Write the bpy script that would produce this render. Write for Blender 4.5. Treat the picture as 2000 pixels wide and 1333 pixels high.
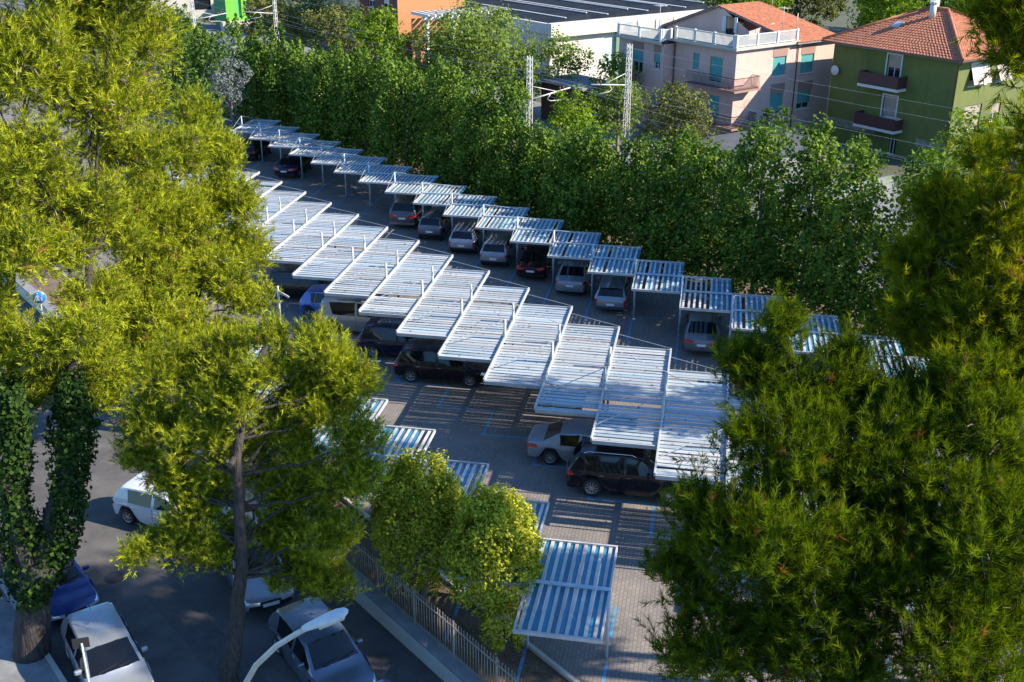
import bpy, bmesh, math, random
import numpy as np
from mathutils import Vector, Matrix

for _o in list(bpy.data.objects):
    bpy.data.objects.remove(_o)
S = bpy.context.scene
COL = S.collection
R = math.radians

# ------------------------------------------------------------------ camera
CAM_H = 21.58
cam = bpy.data.cameras.new('camera')
cam.sensor_width = 36.0
cam.lens = 2152.1 / 2000 * 36
cam.clip_end = 2000
cam.clip_start = 0.2
camo = bpy.data.objects.new('camera', cam)
COL.objects.link(camo)
_p, _r = 0.403, 0.005
_f = Vector((0, math.cos(_p), -math.sin(_p)))
_x = Vector((1, 0, 0))
_u = _x.cross(_f)
_x2 = math.cos(_r) * _x + math.sin(_r) * _u
_u2 = -math.sin(_r) * _x + math.cos(_r) * _u
_m = Matrix((_x2, _u2, -_f)).transposed().to_4x4()
_m.translation = (0, 0, CAM_H)
camo.matrix_world = _m
S.camera = camo

# ------------------------------------------------------------------ sky, sun, exposure
SUN_EL, SUN_AZ = R(32.4), R(98.2)          # azimuth clockwise from +Y
W = bpy.data.worlds.new('World')
S.world = W
W.use_nodes = True
_nt = W.node_tree
_bg = _nt.nodes['Background']
_sky = _nt.nodes.new('ShaderNodeTexSky')
_sky.sky_type = 'NISHITA'
_sky.sun_disc = False
_sky.sun_elevation = SUN_EL
_sky.sun_rotation = SUN_AZ
_sky.altitude = 60
_sky.ozone_density = 6.0
_sky.dust_density = 0.3
_tint = _nt.nodes.new('ShaderNodeMix')
_tint.data_type = 'RGBA'
_tint.blend_type = 'MULTIPLY'
_tint.inputs[0].default_value = 1.0
_tint.inputs[7].default_value = (0.78, 1.0, 1.14, 1)
_nt.links.new(_sky.outputs[0], _tint.inputs[6])
_nt.links.new(_tint.outputs[2], _bg.inputs[0])
_bg.inputs[1].default_value = 0.122
sun = bpy.data.lights.new('sun', 'SUN')
sun.energy = 5.0
sun.angle = R(0.53)
sun.color = (1.0, 0.91, 0.76)
suno = bpy.data.objects.new('sun', sun)
COL.objects.link(suno)
_d = Vector((math.sin(SUN_AZ) * math.cos(SUN_EL), math.cos(SUN_AZ) * math.cos(SUN_EL), math.sin(SUN_EL)))
suno.rotation_euler = _d.to_track_quat('Z', 'Y').to_euler()
suno.location = (60, 20, 60)
vs = S.view_settings
vs.view_transform = 'Standard'
vs.look = 'None'
vs.gamma = 1.0
vs.exposure = 1.2
vs.use_curve_mapping = False
S.cycles.max_bounces = 6
S.cycles.diffuse_bounces = 3
S.cycles.transmission_bounces = 4
S.cycles.caustics_reflective = False
S.cycles.caustics_refractive = False

# ------------------------------------------------------------------ helpers
PHI = -0.181                                # the parking lattice is turned by this
D2 = np.array([math.cos(PHI), math.sin(PHI)])   # along the cars of the middle row
D1 = np.array([-math.sin(PHI), math.cos(PHI)])  # along the cars of the tree-side row
EV = np.array([0.627, -0.779])              # direction of rows, road and wall
NV = np.array([0.779, 0.627])               # from the road towards the car park


def tag(o, label=None, cat=None, group=None, kind=None):
    if label: o['label'] = label
    if cat: o['category'] = cat
    if group: o['group'] = group
    if kind: o['kind'] = kind
    return o


def empty(name, loc=(0, 0, 0), rz=0.0, parent=None):
    o = bpy.data.objects.new(name, None)
    COL.objects.link(o)
    o.location = loc
    o.rotation_euler = (0, 0, rz)
    o.empty_display_size = 0.2
    if parent: o.parent = parent
    return o


def link(name, me, parent=None, loc=(0, 0, 0), rot=(0, 0, 0), scale=None):
    o = bpy.data.objects.new(name, me)
    COL.objects.link(o)
    o.location = loc
    o.rotation_euler = rot
    if scale: o.scale = scale
    if parent: o.parent = parent
    return o


def copy_tree(o, parent=None):
    c = o.copy()
    COL.objects.link(c)
    c.parent = parent
    for ch in list(o.children):
        copy_tree(ch, c)
    return c


class MB:
    """collects boxes, tubes, prisms and quads for one mesh"""
    def __init__(s):
        s.v, s.f, s.sm = [], [], []

    def add(s, vs_, fs, smooth=False):
        b = len(s.v)
        s.v += [tuple(p) for p in vs_]
        for f in fs:
            s.f.append(tuple(i + b for i in f))
            s.sm.append(smooth)
        return s

    def box(s, c, d, rz=0.0, M=None):
        x, y, z = d[0] / 2, d[1] / 2, d[2] / 2
        pts = [Vector((sx * x, sy * y, sz * z)) for sz in (-1, 1) for sy in (-1, 1) for sx in (-1, 1)]
        if M is None:
            M = Matrix.Rotation(rz, 3, 'Z')
        pts = [M @ p + Vector(c) for p in pts]
        return s.add(pts, [(0, 2, 3, 1), (4, 5, 7, 6), (0, 1, 5, 4), (2, 6, 7, 3), (0, 4, 6, 2), (1, 3, 7, 5)])

    def bar(s, a, b, w, h=None, up=(0, 0, 1)):
        """square bar from a to b"""
        a, b = Vector(a), Vector(b)
        h = h or w
        d = (b - a)
        L = d.length
        d.normalize()
        upv = Vector(up)
        if abs(d.dot(upv)) > 0.97: upv = Vector((1, 0, 0))
        sx = d.cross(upv).normalized()
        sz = sx.cross(d)
        M = Matrix((sx, d, sz)).transposed()
        return s.box((a + b) / 2, (w, L, h), M=M)

    def tube(s, pts, rad, n=8, cap=True, smooth=True):
        pts = [Vector(p) for p in pts]
        if not hasattr(rad, '__len__'): rad = [rad] * len(pts)
        vs_, fs = [], []
        prev = None
        for i, p in enumerate(pts):
            d = (pts[min(i + 1, len(pts) - 1)] - pts[max(i - 1, 0)]).normalized()
            if prev is None:
                sx = d.orthogonal().normalized()
            else:
                sx = (prev - d * prev.dot(d)).normalized()
            prev = sx
            sy = d.cross(sx)
            for k in range(n):
                a = 2 * math.pi * k / n
                vs_.append(p + (sx * math.cos(a) + sy * math.sin(a)) * rad[i])
        for i in range(len(pts) - 1):
            for k in range(n):
                k2 = (k + 1) % n
                fs.append((i * n + k, i * n + k2, (i + 1) * n + k2, (i + 1) * n + k))
        s.add(vs_, fs, smooth)
        if cap:
            b = len(s.v) - len(vs_)
            s.f.append(tuple(b + k for k in reversed(range(n)))); s.sm.append(False)
            e = len(s.v) - n
            s.f.append(tuple(e + k for k in range(n))); s.sm.append(False)
        return s

    def lathe(s, prof, n=20, axis='Z', c=(0, 0, 0), smooth=True):
        vs_, fs = [], []
        for r, z in prof:
            for k in range(n):
                a = 2 * math.pi * k / n
                p = (r * math.cos(a), r * math.sin(a), z)
                if axis == 'Y': p = (p[0], p[2], p[1])
                if axis == 'X': p = (p[2], p[0], p[1])
                vs_.append((p[0] + c[0], p[1] + c[1], p[2] + c[2]))
        for i in range(len(prof) - 1):
            for k in range(n):
                k2 = (k + 1) % n
                fs.append((i * n + k, i * n + k2, (i + 1) * n + k2, (i + 1) * n + k))
        return s.add(vs_, fs, smooth)

    def mesh(s, name, mat, bevel=0.0):
        me = bpy.data.meshes.new(name)
        me.from_pydata(s.v, [], s.f)
        me.polygons.foreach_set('use_smooth', s.sm)
        if mat: me.materials.append(mat)
        bm = bmesh.new()
        bm.from_mesh(me)
        bmesh.ops.recalc_face_normals(bm, faces=bm.faces)
        if bevel:
            es = [e for e in bm.edges if len(e.link_faces) == 2 and e.calc_face_angle(0) > 0.6]
            bmesh.ops.bevel(bm, geom=es, offset=bevel, segments=1, affect='EDGES', profile=0.7)
        bm.to_mesh(me)
        bm.free()
        return me

    def obj(s, name, mat, parent=None, loc=(0, 0, 0), rz=0.0, bevel=0.0):
        return link(name, s.mesh(name, mat, bevel), parent, loc, (0, 0, rz))


def np_mesh(name, V, nper, mat, var=None, smooth=False):
    """mesh of separate triangles (nper=3) or quads (4) from an (n*nper,3) array"""
    n = len(V) // nper
    me = bpy.data.meshes.new(name)
    me.vertices.add(len(V))
    me.vertices.foreach_set('co', np.ascontiguousarray(V, np.float32).ravel())
    me.loops.add(n * nper)
    me.loops.foreach_set('vertex_index', np.arange(n * nper, dtype=np.int32))
    me.polygons.add(n)
    me.polygons.foreach_set('loop_start', np.arange(0, n * nper, nper, dtype=np.int32))
    if var is not None:
        a = me.attributes.new('var', 'FLOAT', 'POINT')
        a.data.foreach_set('value', np.repeat(var, nper).astype(np.float32))
    me.update(calc_edges=True)
    me.materials.append(mat)
    return me


# ------------------------------------------------------------------ materials
MATS = {}


def nodes_of(m):
    m.use_nodes = True
    nt = m.node_tree
    return nt, nt.nodes['Principled BSDF']


def mat(name, col, rough=0.6, metal=0.0, noise=0.0, nscale=3.0, col2=None, bump=0.0, bscale=20.0, coat=0.0, spec=0.5, detail=5.0, obj_var=0.0, hue2=None):
    if name in MATS: return MATS[name]
    m = bpy.data.materials.new(name)
    nt, b = nodes_of(m)
    N, Lk = nt.nodes, nt.links
    b.inputs['Roughness'].default_value = rough
    b.inputs['Metallic'].default_value = metal
    b.inputs['Coat Weight'].default_value = coat
    b.inputs['Coat Roughness'].default_value = 0.06
    b.inputs['Specular IOR Level'].default_value = spec
    b.inputs['Base Color'].default_value = (*col, 1)
    tc = N.new('ShaderNodeTexCoord')
    if noise > 0 or col2:
        nz = N.new('ShaderNodeTexNoise')
        nz.inputs['Scale'].default_value = nscale
        nz.inputs['Detail'].default_value = detail
        nz.inputs['Roughness'].default_value = 0.65
        Lk.new(tc.outputs['Object'], nz.inputs['Vector'])
        rp = N.new('ShaderNodeValToRGB')
        c2 = col2 or tuple(c * (1 - noise) for c in col)
        rp.color_ramp.elements[0].position = 0.35
        rp.color_ramp.elements[1].position = 0.65
        rp.color_ramp.elements[0].color = (*c2, 1)
        rp.color_ramp.elements[1].color = (*col, 1)
        Lk.new(nz.outputs['Fac'], rp.inputs[0])
        out = rp.outputs[0]
        if hue2:
            oi2 = N.new('ShaderNodeObjectInfo')
            pw = N.new('ShaderNodeMath')
            pw.operation = 'POWER'
            pw.inputs[1].default_value = 1.8
            mh = N.new('ShaderNodeMath')
            mh.operation = 'FRACT'
            ml = N.new('ShaderNodeMath')
            ml.operation = 'MULTIPLY'
            ml.inputs[1].default_value = 37.7
            Lk.new(oi2.outputs['Random'], ml.inputs[0])
            Lk.new(ml.outputs[0], mh.inputs[0])
            Lk.new(mh.outputs[0], pw.inputs[0])
            mxh = N.new('ShaderNodeMix')
            mxh.data_type = 'RGBA'
            Lk.new(pw.outputs[0], mxh.inputs[0])
            Lk.new(out, mxh.inputs[6])
            mxh.inputs[7].default_value = (*hue2, 1)
            out = mxh.outputs[2]
        if obj_var:
            oi = N.new('ShaderNodeObjectInfo')
            hs = N.new('ShaderNodeHueSaturation')
            mr = N.new('ShaderNodeMapRange')
            mr.inputs['To Min'].default_value = 1 - obj_var
            mr.inputs['To Max'].default_value = 1 + obj_var
            Lk.new(oi.outputs['Random'], mr.inputs[0])
            Lk.new(mr.outputs[0], hs.inputs['Value'])
            Lk.new(out, hs.inputs['Color'])
            out = hs.outputs[0]
        Lk.new(out, b.inputs['Base Color'])
    if bump > 0:
        n2 = N.new('ShaderNodeTexNoise')
        n2.inputs['Scale'].default_value = bscale
        n2.inputs['Detail'].default_value = 4
        Lk.new(tc.outputs['Object'], n2.inputs['Vector'])
        bp = N.new('ShaderNodeBump')
        bp.inputs['Strength'].default_value = bump
        bp.inputs['Distance'].default_value = 0.02
        Lk.new(n2.outputs['Fac'], bp.inputs['Height'])
        Lk.new(bp.outputs[0], b.inputs['Normal'])
    MATS[name] = m
    return m


def foliage(name, dark, light, trans=0.35, rough=0.55, hi=None):
    """leaf material: colour varies leaf cluster by leaf cluster"""
    if name in MATS: return MATS[name]
    m = bpy.data.materials.new(name)
    nt, b = nodes_of(m)
    N, Lk = nt.nodes, nt.links
    at = N.new('ShaderNodeAttribute')
    at.attribute_name = 'var'
    rp = N.new('ShaderNodeValToRGB')
    rp.color_ramp.elements[0].position = 0.0
    rp.color_ramp.elements[1].position = 1.0 if hi is None else 0.85
    rp.color_ramp.elements[0].color = (*dark, 1)
    rp.color_ramp.elements[1].color = (*light, 1)
    if hi:
        e = rp.color_ramp.elements.new(1.0)
        e.color = (*hi, 1)
    Lk.new(at.outputs['Fac'], rp.inputs[0])
    Lk.new(rp.outputs[0], b.inputs['Base Color'])
    b.inputs['Roughness'].default_value = rough
    b.inputs['Specular IOR Level'].default_value = 0.06
    tr = N.new('ShaderNodeBsdfTranslucent')
    hs = N.new('ShaderNodeHueSaturation')
    hs.inputs['Saturation'].default_value = 1.15
    hs.inputs['Value'].default_value = 1.25
    Lk.new(rp.outputs[0], hs.inputs['Color'])
    Lk.new(hs.outputs[0], tr.inputs['Color'])
    mx = N.new('ShaderNodeMixShader')
    mx.inputs[0].default_value = trans
    Lk.new(b.outputs[0], mx.inputs[1])
    Lk.new(tr.outputs[0], mx.inputs[2])
    Lk.new(mx.outputs[0], N['Material Output'].inputs['Surface'])
    MATS[name] = m
    return m


def paver_material():
    m = bpy.data.materials.new('concrete_pavers')
    nt, b = nodes_of(m)
    N, Lk = nt.nodes, nt.links
    tc = N.new('ShaderNodeTexCoord')
    br = N.new('ShaderNodeTexBrick')
    br.inputs['Scale'].default_value = 1.0
    br.inputs['Brick Width'].default_value = 0.22
    br.inputs['Row Height'].default_value = 0.125
    br.inputs['Mortar Size'].default_value = 0.012
    br.inputs['Mortar Smooth'].default_value = 0.2
    br.inputs['Color1'].default_value = (0.245, 0.215, 0.19, 1)
    br.inputs['Color2'].default_value = (0.20, 0.177, 0.16, 1)
    br.inputs['Mortar'].default_value = (0.145, 0.128, 0.116, 1)
    mp = N.new('ShaderNodeMapping')
    mp.inputs['Rotation'].default_value = (0, 0, R(90))
    Lk.new(tc.outputs['Object'], mp.inputs[0])
    Lk.new(mp.outputs[0], br.inputs['Vector'])
    nz = N.new('ShaderNodeTexNoise')
    nz.inputs['Scale'].default_value = 0.45
    nz.inputs['Detail'].default_value = 8
    nz.inputs['Roughness'].default_value = 0.7
    Lk.new(tc.outputs['Object'], nz.inputs['Vector'])
    rp = N.new('ShaderNodeValToRGB')
    rp.color_ramp.elements[0].position = 0.3
    rp.color_ramp.elements[0].color = (0.62, 0.61, 0.62, 1)
    rp.color_ramp.elements[1].position = 0.7
    rp.color_ramp.elements[1].color = (1.08, 1.04, 1.0, 1)
    Lk.new(nz.outputs['Fac'], rp.inputs[0])
    mx = N.new('ShaderNodeMix')
    mx.data_type = 'RGBA'
    mx.blend_type = 'MULTIPLY'
    mx.inputs[0].default_value = 1.0
    Lk.new(br.outputs['Color'], mx.inputs[6])
    Lk.new(rp.outputs[0], mx.inputs[7])
    Lk.new(mx.outputs[2], b.inputs['Base Color'])
    bp = N.new('ShaderNodeBump')
    bp.inputs['Strength'].default_value = 0.6
    bp.inputs['Distance'].default_value = 0.01
    inv = N.new('ShaderNodeMath')
    inv.operation = 'SUBTRACT'
    inv.inputs[0].default_value = 1.0
    Lk.new(br.outputs['Fac'], inv.inputs[1])
    Lk.new(inv.outputs[0], bp.inputs['Height'])
    Lk.new(bp.outputs[0], b.inputs['Normal'])
    b.inputs['Roughness'].default_value = 0.85
    return m




def stucco(name, col, col2, dirt):
    """painted render: soft blotches and faint vertical weather streaks"""
    m = mat(name, col, 0.9, col2=col2, nscale=0.45, bump=0.12, bscale=30, detail=9)
    nt, b = m.node_tree, m.node_tree.nodes['Principled BSDF']
    tc = [n for n in nt.nodes if n.type == 'TEX_COORD'][0]
    mp = nt.nodes.new('ShaderNodeMapping')
    mp.inputs['Scale'].default_value = (2.6, 2.6, 0.16)
    nz = nt.nodes.new('ShaderNodeTexNoise')
    nz.inputs['Scale'].default_value = 1.0
    nz.inputs['Detail'].default_value = 6
    nz.inputs['Roughness'].default_value = 0.7
    nt.links.new(tc.outputs['Object'], mp.inputs[0])
    nt.links.new(mp.outputs[0], nz.inputs['Vector'])
    mr = nt.nodes.new('ShaderNodeMapRange')
    mr.inputs['From Min'].default_value = 0.50
    mr.inputs['From Max'].default_value = 0.78
    mr.inputs['To Max'].default_value = 0.55
    nt.links.new(nz.outputs['Fac'], mr.inputs[0])
    mx = nt.nodes.new('ShaderNodeMix')
    mx.data_type = 'RGBA'
    old = b.inputs['Base Color'].links[0].from_socket
    nt.links.new(mr.outputs[0], mx.inputs[0])
    nt.links.new(old, mx.inputs[6])
    mx.inputs[7].default_value = (*dirt, 1)
    nt.links.new(mx.outputs[2], b.inputs['Base Color'])
    return m


M_white = mat('painted_white_metal', (0.44, 0.44, 0.435), 0.45, noise=0.0, col2=(0.35, 0.35, 0.345), nscale=1.3)
M_slat = mat('white_slat_paint', (0.43, 0.425, 0.415), 0.5, col2=(0.31, 0.315, 0.315), nscale=1.1, detail=7, obj_var=0.16, hue2=(0.27, 0.35, 0.40))
M_slatw = mat('shade_white_slat_paint', (0.50, 0.48, 0.45), 0.55, col2=(0.36, 0.34, 0.32), nscale=1.1, detail=7, obj_var=0.16)  # white for the shaded rows, warmed in the colour to offset blue shade
M_slatb = mat('blue_slat_paint', (0.012, 0.165, 0.275), 0.5, col2=(0.05, 0.23, 0.34), nscale=1.4, detail=7, obj_var=0.25)
M_slatp = mat('sunlit_blue_slat_paint', (0.27, 0.36, 0.40), 0.5, col2=(0.34, 0.39, 0.41), nscale=1.4, detail=7, obj_var=0.25)  # paler copy of the blue paint, sunlight put into the colour
M_post = mat('pale_blue_post_paint', (0.42, 0.52, 0.60), 0.5, noise=0.25)
M_linep = mat('blue_road_paint', (0.055, 0.24, 0.42), 0.7, col2=(0.13, 0.20, 0.25), nscale=5.0, detail=8)
M_paver = paver_material()
M_asph = mat('asphalt', (0.112, 0.103, 0.098), 0.9, col2=(0.060, 0.056, 0.055), nscale=0.7, bump=0.25, bscale=60, detail=9)
M_soil = mat('dry_soil', (0.17, 0.115, 0.07), 0.95, col2=(0.09, 0.065, 0.045), nscale=1.5, bump=0.5, bscale=12)
M_grassy = mat('rough_ground', (0.085, 0.085, 0.04), 0.95, col2=(0.05, 0.055, 0.03), nscale=0.3, bump=0.5, bscale=4)
M_wall = stucco('cream_wall_render', (0.68, 0.61, 0.50), (0.56, 0.51, 0.43), (0.36, 0.33, 0.29))
M_conc = mat('pale_concrete', (0.50, 0.46, 0.39), 0.85, col2=(0.38, 0.35, 0.30), nscale=1.1, bump=0.15, bscale=30, detail=8)
M_cgrey = mat('grey_concrete', (0.23, 0.23, 0.23), 0.85, col2=(0.15, 0.15, 0.15), nscale=1.6, bump=0.15, bscale=30)
def bark_material():
    m = mat('pine_bark', (0.060, 0.048, 0.041), 0.95, col2=(0.018, 0.014, 0.012), nscale=1.0, bump=1.0, bscale=1.0)
    nt = m.node_tree
    mp = nt.nodes.new('ShaderNodeMapping')
    mp.inputs['Scale'].default_value = (13, 13, 2.0)
    tc = [n for n in nt.nodes if n.type == 'TEX_COORD'][0]
    nt.links.new(tc.outputs['Object'], mp.inputs[0])
    for n in nt.nodes:
        if n.type == 'TEX_NOISE': nt.links.new(mp.outputs[0], n.inputs['Vector'])
        if n.type == 'BUMP': n.inputs['Distance'].default_value = 0.06
    return m


M_bark = bark_material()
M_twig = mat('grey_twig', (0.27, 0.22, 0.17), 0.9, col2=(0.15, 0.12, 0.10), nscale=4)
M_dark = mat('dark_recess', (0.012, 0.013, 0.015), 0.6)
M_iron = mat('fence_paint', (0.30, 0.25, 0.20), 0.6, col2=(0.2, 0.16, 0.13), nscale=5)
M_galv = mat('galvanised_steel', (0.55, 0.54, 0.51), 0.5, metal=0.3, noise=0.2)

# ------------------------------------------------------------------ cars
def paint(name, col, metal=0.35, rough=0.32):
    if name in MATS: return MATS[name]
    m = bpy.data.materials.new(name)
    nt, b = nodes_of(m)
    N, Lk = nt.nodes, nt.links
    b.inputs['Base Color'].default_value = (*col, 1)
    b.inputs['Metallic'].default_value = metal
    b.inputs['Coat Weight'].default_value = 0.9 if max(col) > .05 else 0.35
    b.inputs['Specular IOR Level'].default_value = 0.5 if max(col) > .05 else 0.25
    b.inputs['Coat Roughness'].default_value = 0.05
    tc = N.new('ShaderNodeTexCoord')
    nz = N.new('ShaderNodeTexNoise')
    nz.inputs['Scale'].default_value = 2.5
    nz.inputs['Detail'].default_value = 8
    nz.inputs['Roughness'].default_value = 0.75
    Lk.new(tc.outputs['Object'], nz.inputs['Vector'])
    mr = N.new('ShaderNodeMapRange')
    mr.inputs['From Min'].default_value = 0.35
    mr.inputs['From Max'].default_value = 0.7
    mr.inputs['To Min'].default_value = rough * 0.8
    mr.inputs['To Max'].default_value = rough * 1.6
    Lk.new(nz.outputs['Fac'], mr.inputs[0])
    Lk.new(mr.outputs[0], b.inputs['Roughness'])
    mx = N.new('ShaderNodeMix')
    mx.data_type = 'RGBA'
    mr2 = N.new('ShaderNodeMapRange')
    mr2.inputs['From Min'].default_value = 0.45
    mr2.inputs['From Max'].default_value = 0.8
    mr2.inputs['To Max'].default_value = 0.22 if max(col) > .15 else 0.04
    Lk.new(nz.outputs['Fac'], mr2.inputs[0])
    Lk.new(mr2.outputs[0], mx.inputs[0])
    mx.inputs[6].default_value = (*col, 1)
    mx.inputs[7].default_value = (0.20, 0.18, 0.15, 1)
    Lk.new(mx.outputs[2], b.inputs['Base Color'])
    MATS[name] = m
    return m


M_glass = mat('tinted_car_glass', (0.006, 0.007, 0.008), 0.04, spec=0.5)
M_tyre = mat('tyre_rubber', (0.018, 0.018, 0.018), 0.85)
M_rim = mat('alloy_rim', (0.55, 0.55, 0.55), 0.3, metal=0.8)
M_red = mat('tail_lamp_red', (0.42, 0.012, 0.015), 0.12, coat=0.8)
M_lamp = mat('headlamp_glass', (0.62, 0.64, 0.66), 0.08, metal=0.4, coat=1.0)
M_blackp = mat('black_plastic', (0.02, 0.02, 0.022), 0.5)
M_plate = mat('number_plate', (0.72, 0.73, 0.72), 0.4)
M_plateb = mat('number_plate_blue', (0.03, 0.08, 0.35), 0.4)
M_chrome = mat('chrome_trim', (0.7, 0.7, 0.7), 0.15, metal=1.0)

TAGS = ['body', 'windscreen', 'rear_window', 'side_window', 'headlight', 'taillight', 'grille', 'lower_trim']

# name: L, W, H, wheelbase, front overhang, wheel radius, belt z, hood z, deck
CAR = dict(
    #        L     W     H     WB    FO   r     belt  hood  bonnet-cowl x  roof front  roof end  window base(x,z)  tail z
    hatch=dict(L=4.05, W=1.72, H=1.47, wb=2.52, fo=.84, r=.31, belt=.93, hood=.80, cowl=1.02, rf=.38, re=-1.62, wx=-1.90, wz=1.02, tz=.90, rw=10),
    small=dict(L=3.65, W=1.64, H=1.50, wb=2.38, fo=.74, r=.29, belt=.92, hood=.82, cowl=.98, rf=.40, re=-1.45, wx=-1.72, wz=1.04, tz=.92, rw=10),
    sedan=dict(L=4.55, W=1.78, H=1.42, wb=2.72, fo=.88, r=.32, belt=.92, hood=.78, cowl=.98, rf=.28, re=-.98, wx=-1.62, wz=.99, tz=.95, rw=8),
    coupe=dict(L=4.25, W=1.75, H=1.40, wb=2.58, fo=.88, r=.32, belt=.92, hood=.78, cowl=.98, rf=.30, re=-.80, wx=-1.42, wz=1.0, tz=.96, rw=8),
    wagon=dict(L=4.50, W=1.74, H=1.46, wb=2.60, fo=.90, r=.31, belt=.92, hood=.80, cowl=1.05, rf=.42, re=-1.82, wx=-2.10, wz=1.0, tz=.88, rw=10),
    suv=dict(L=4.72, W=1.88, H=1.74, wb=2.88, fo=.86, r=.37, belt=1.08, hood=1.0, cowl=1.05, rf=.45, re=-1.88, wx=-2.18, wz=1.20, tz=1.04, rw=10),
    mpv=dict(L=4.45, W=1.80, H=1.63, wb=2.76, fo=.86, r=.32, belt=.98, hood=.88, cowl=1.28, rf=.55, re=-1.82, wx=-2.06, wz=1.10, tz=.96, rw=10),
    van=dict(L=4.20, W=1.74, H=1.80, wb=2.62, fo=.86, r=.31, belt=1.02, hood=.94, cowl=1.22, rf=.62, re=-1.98, wx=-2.04, wz=1.10, tz=.98, rw=10),
)


def car_cage(k):
    c = CAR[k]
    L, W, H = c['L'], c['W'] / 2, c['H']
    F, B = L / 2, -L / 2
    xf = F - c['fo']
    xr = xf - c['wb']
    belt, hood = c['belt'], c['hood']
    a = 0.41 + (c['r'] - .31)
    sillx = [F - .05, xf + a, xf + .24, xf - .24, xf - a, c['rf'] - .05, -.12, -.22, xr + a, xr + .24, xr - .24, xr - a, B + .05]
    arch = 2.45 * c['r'] + 0.06
    sillz = [.30, .22, arch, arch, .20, .20, .20, .20, .20, arch, arch, .24, .32]
    cowl, rf, re, wx = c['cowl'], c['rf'], c['re'], c['wx']
    hz = lambda t: hood - .06 + (belt + .02 - hood + .06) * t
    top = [(F - .08, hood - .14), (F - .22, hood - .05), (xf + .15, hz(.35)), (xf - .25 if xf - .25 > cowl + .1 else cowl + .14, hz(.8)), (cowl, belt + .03)]
    if c['rw'] == 10:
        r_ = np.linspace(rf, re, 6)
        zr = [H - .05, H - .005, H, H - .01, H - .03, H - .08]
        top += [(r_[0], zr[0]), (-.10, zr[1]), (-.20, zr[2]), (min(re * .55, -.7), zr[3]), (re * .8, zr[4]), (re, zr[5]), (wx, c['wz']), (B + .06, c['tz'])]
    else:
        top += [(rf, H - .05), (-.10, H), (-.20, H), (re, H - .06), ((re * .35 + wx * .65), c['wz'] + .13), (wx, c['wz'] + .01), (wx * .5 + B * .5 + .0, c['tz'] + .02), (B + .10, c['tz'] - .02)]
    wt = []
    for i, (x, z) in enumerate(top):
        t = min(1, max(0, (z - belt - .03) / (H - belt - .03)))
        base = .90 if 0 < i < 12 else .80
        wt.append(base * (1 - t) + .735 * t if k != 'van' else base * (1 - t) + .84 * t)
    beltx = []
    for i in range(13):
        beltx.append(top[i][0] * .55 + sillx[i] * .45)
    if c['rw'] == 10:
        beltx[11] = wx * .8 + B * .2 + .04
        beltx[10] = (re + wx) / 2
    beltx[0] = F - .03
    beltx[12] = B + .03
    yw = lambda x: W * (1 - .10 * max(0, (abs(x) - L * .36) / (L * .14)) ** 2)
    side = []                               # side[col][row] = (x,y,z)
    for i in range(13):
        xt, zt = top[i]
        we = wt[i] * W
        ze = zt - .025
        bz = min(belt, zt - .05)
        if i in (0, 12): bz = zt - .06
        rows = []
        w_ = yw(sillx[i])
        rows.append((xt, we, ze))
        rows.append((xt * .90 + beltx[i] * .10, we * .90 + w_ * .96 * .10 + .004, ze * .90 + bz * .10))
        rows.append((beltx[i], w_ * .965, bz))
        rows.append((beltx[i] * .6 + sillx[i] * .4, w_ * 1.0, min(bz - .10, .80 * bz + .02)))
        zz = sillz[i]
        rows.append((beltx[i] * .2 + sillx[i] * .8, w_ * 1.005, max(.48, zz + .12)))
        rows.append((sillx[i], w_ * .965, zz))
        side.append(rows)
    return c, top, wt, side, F, B, W


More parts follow.
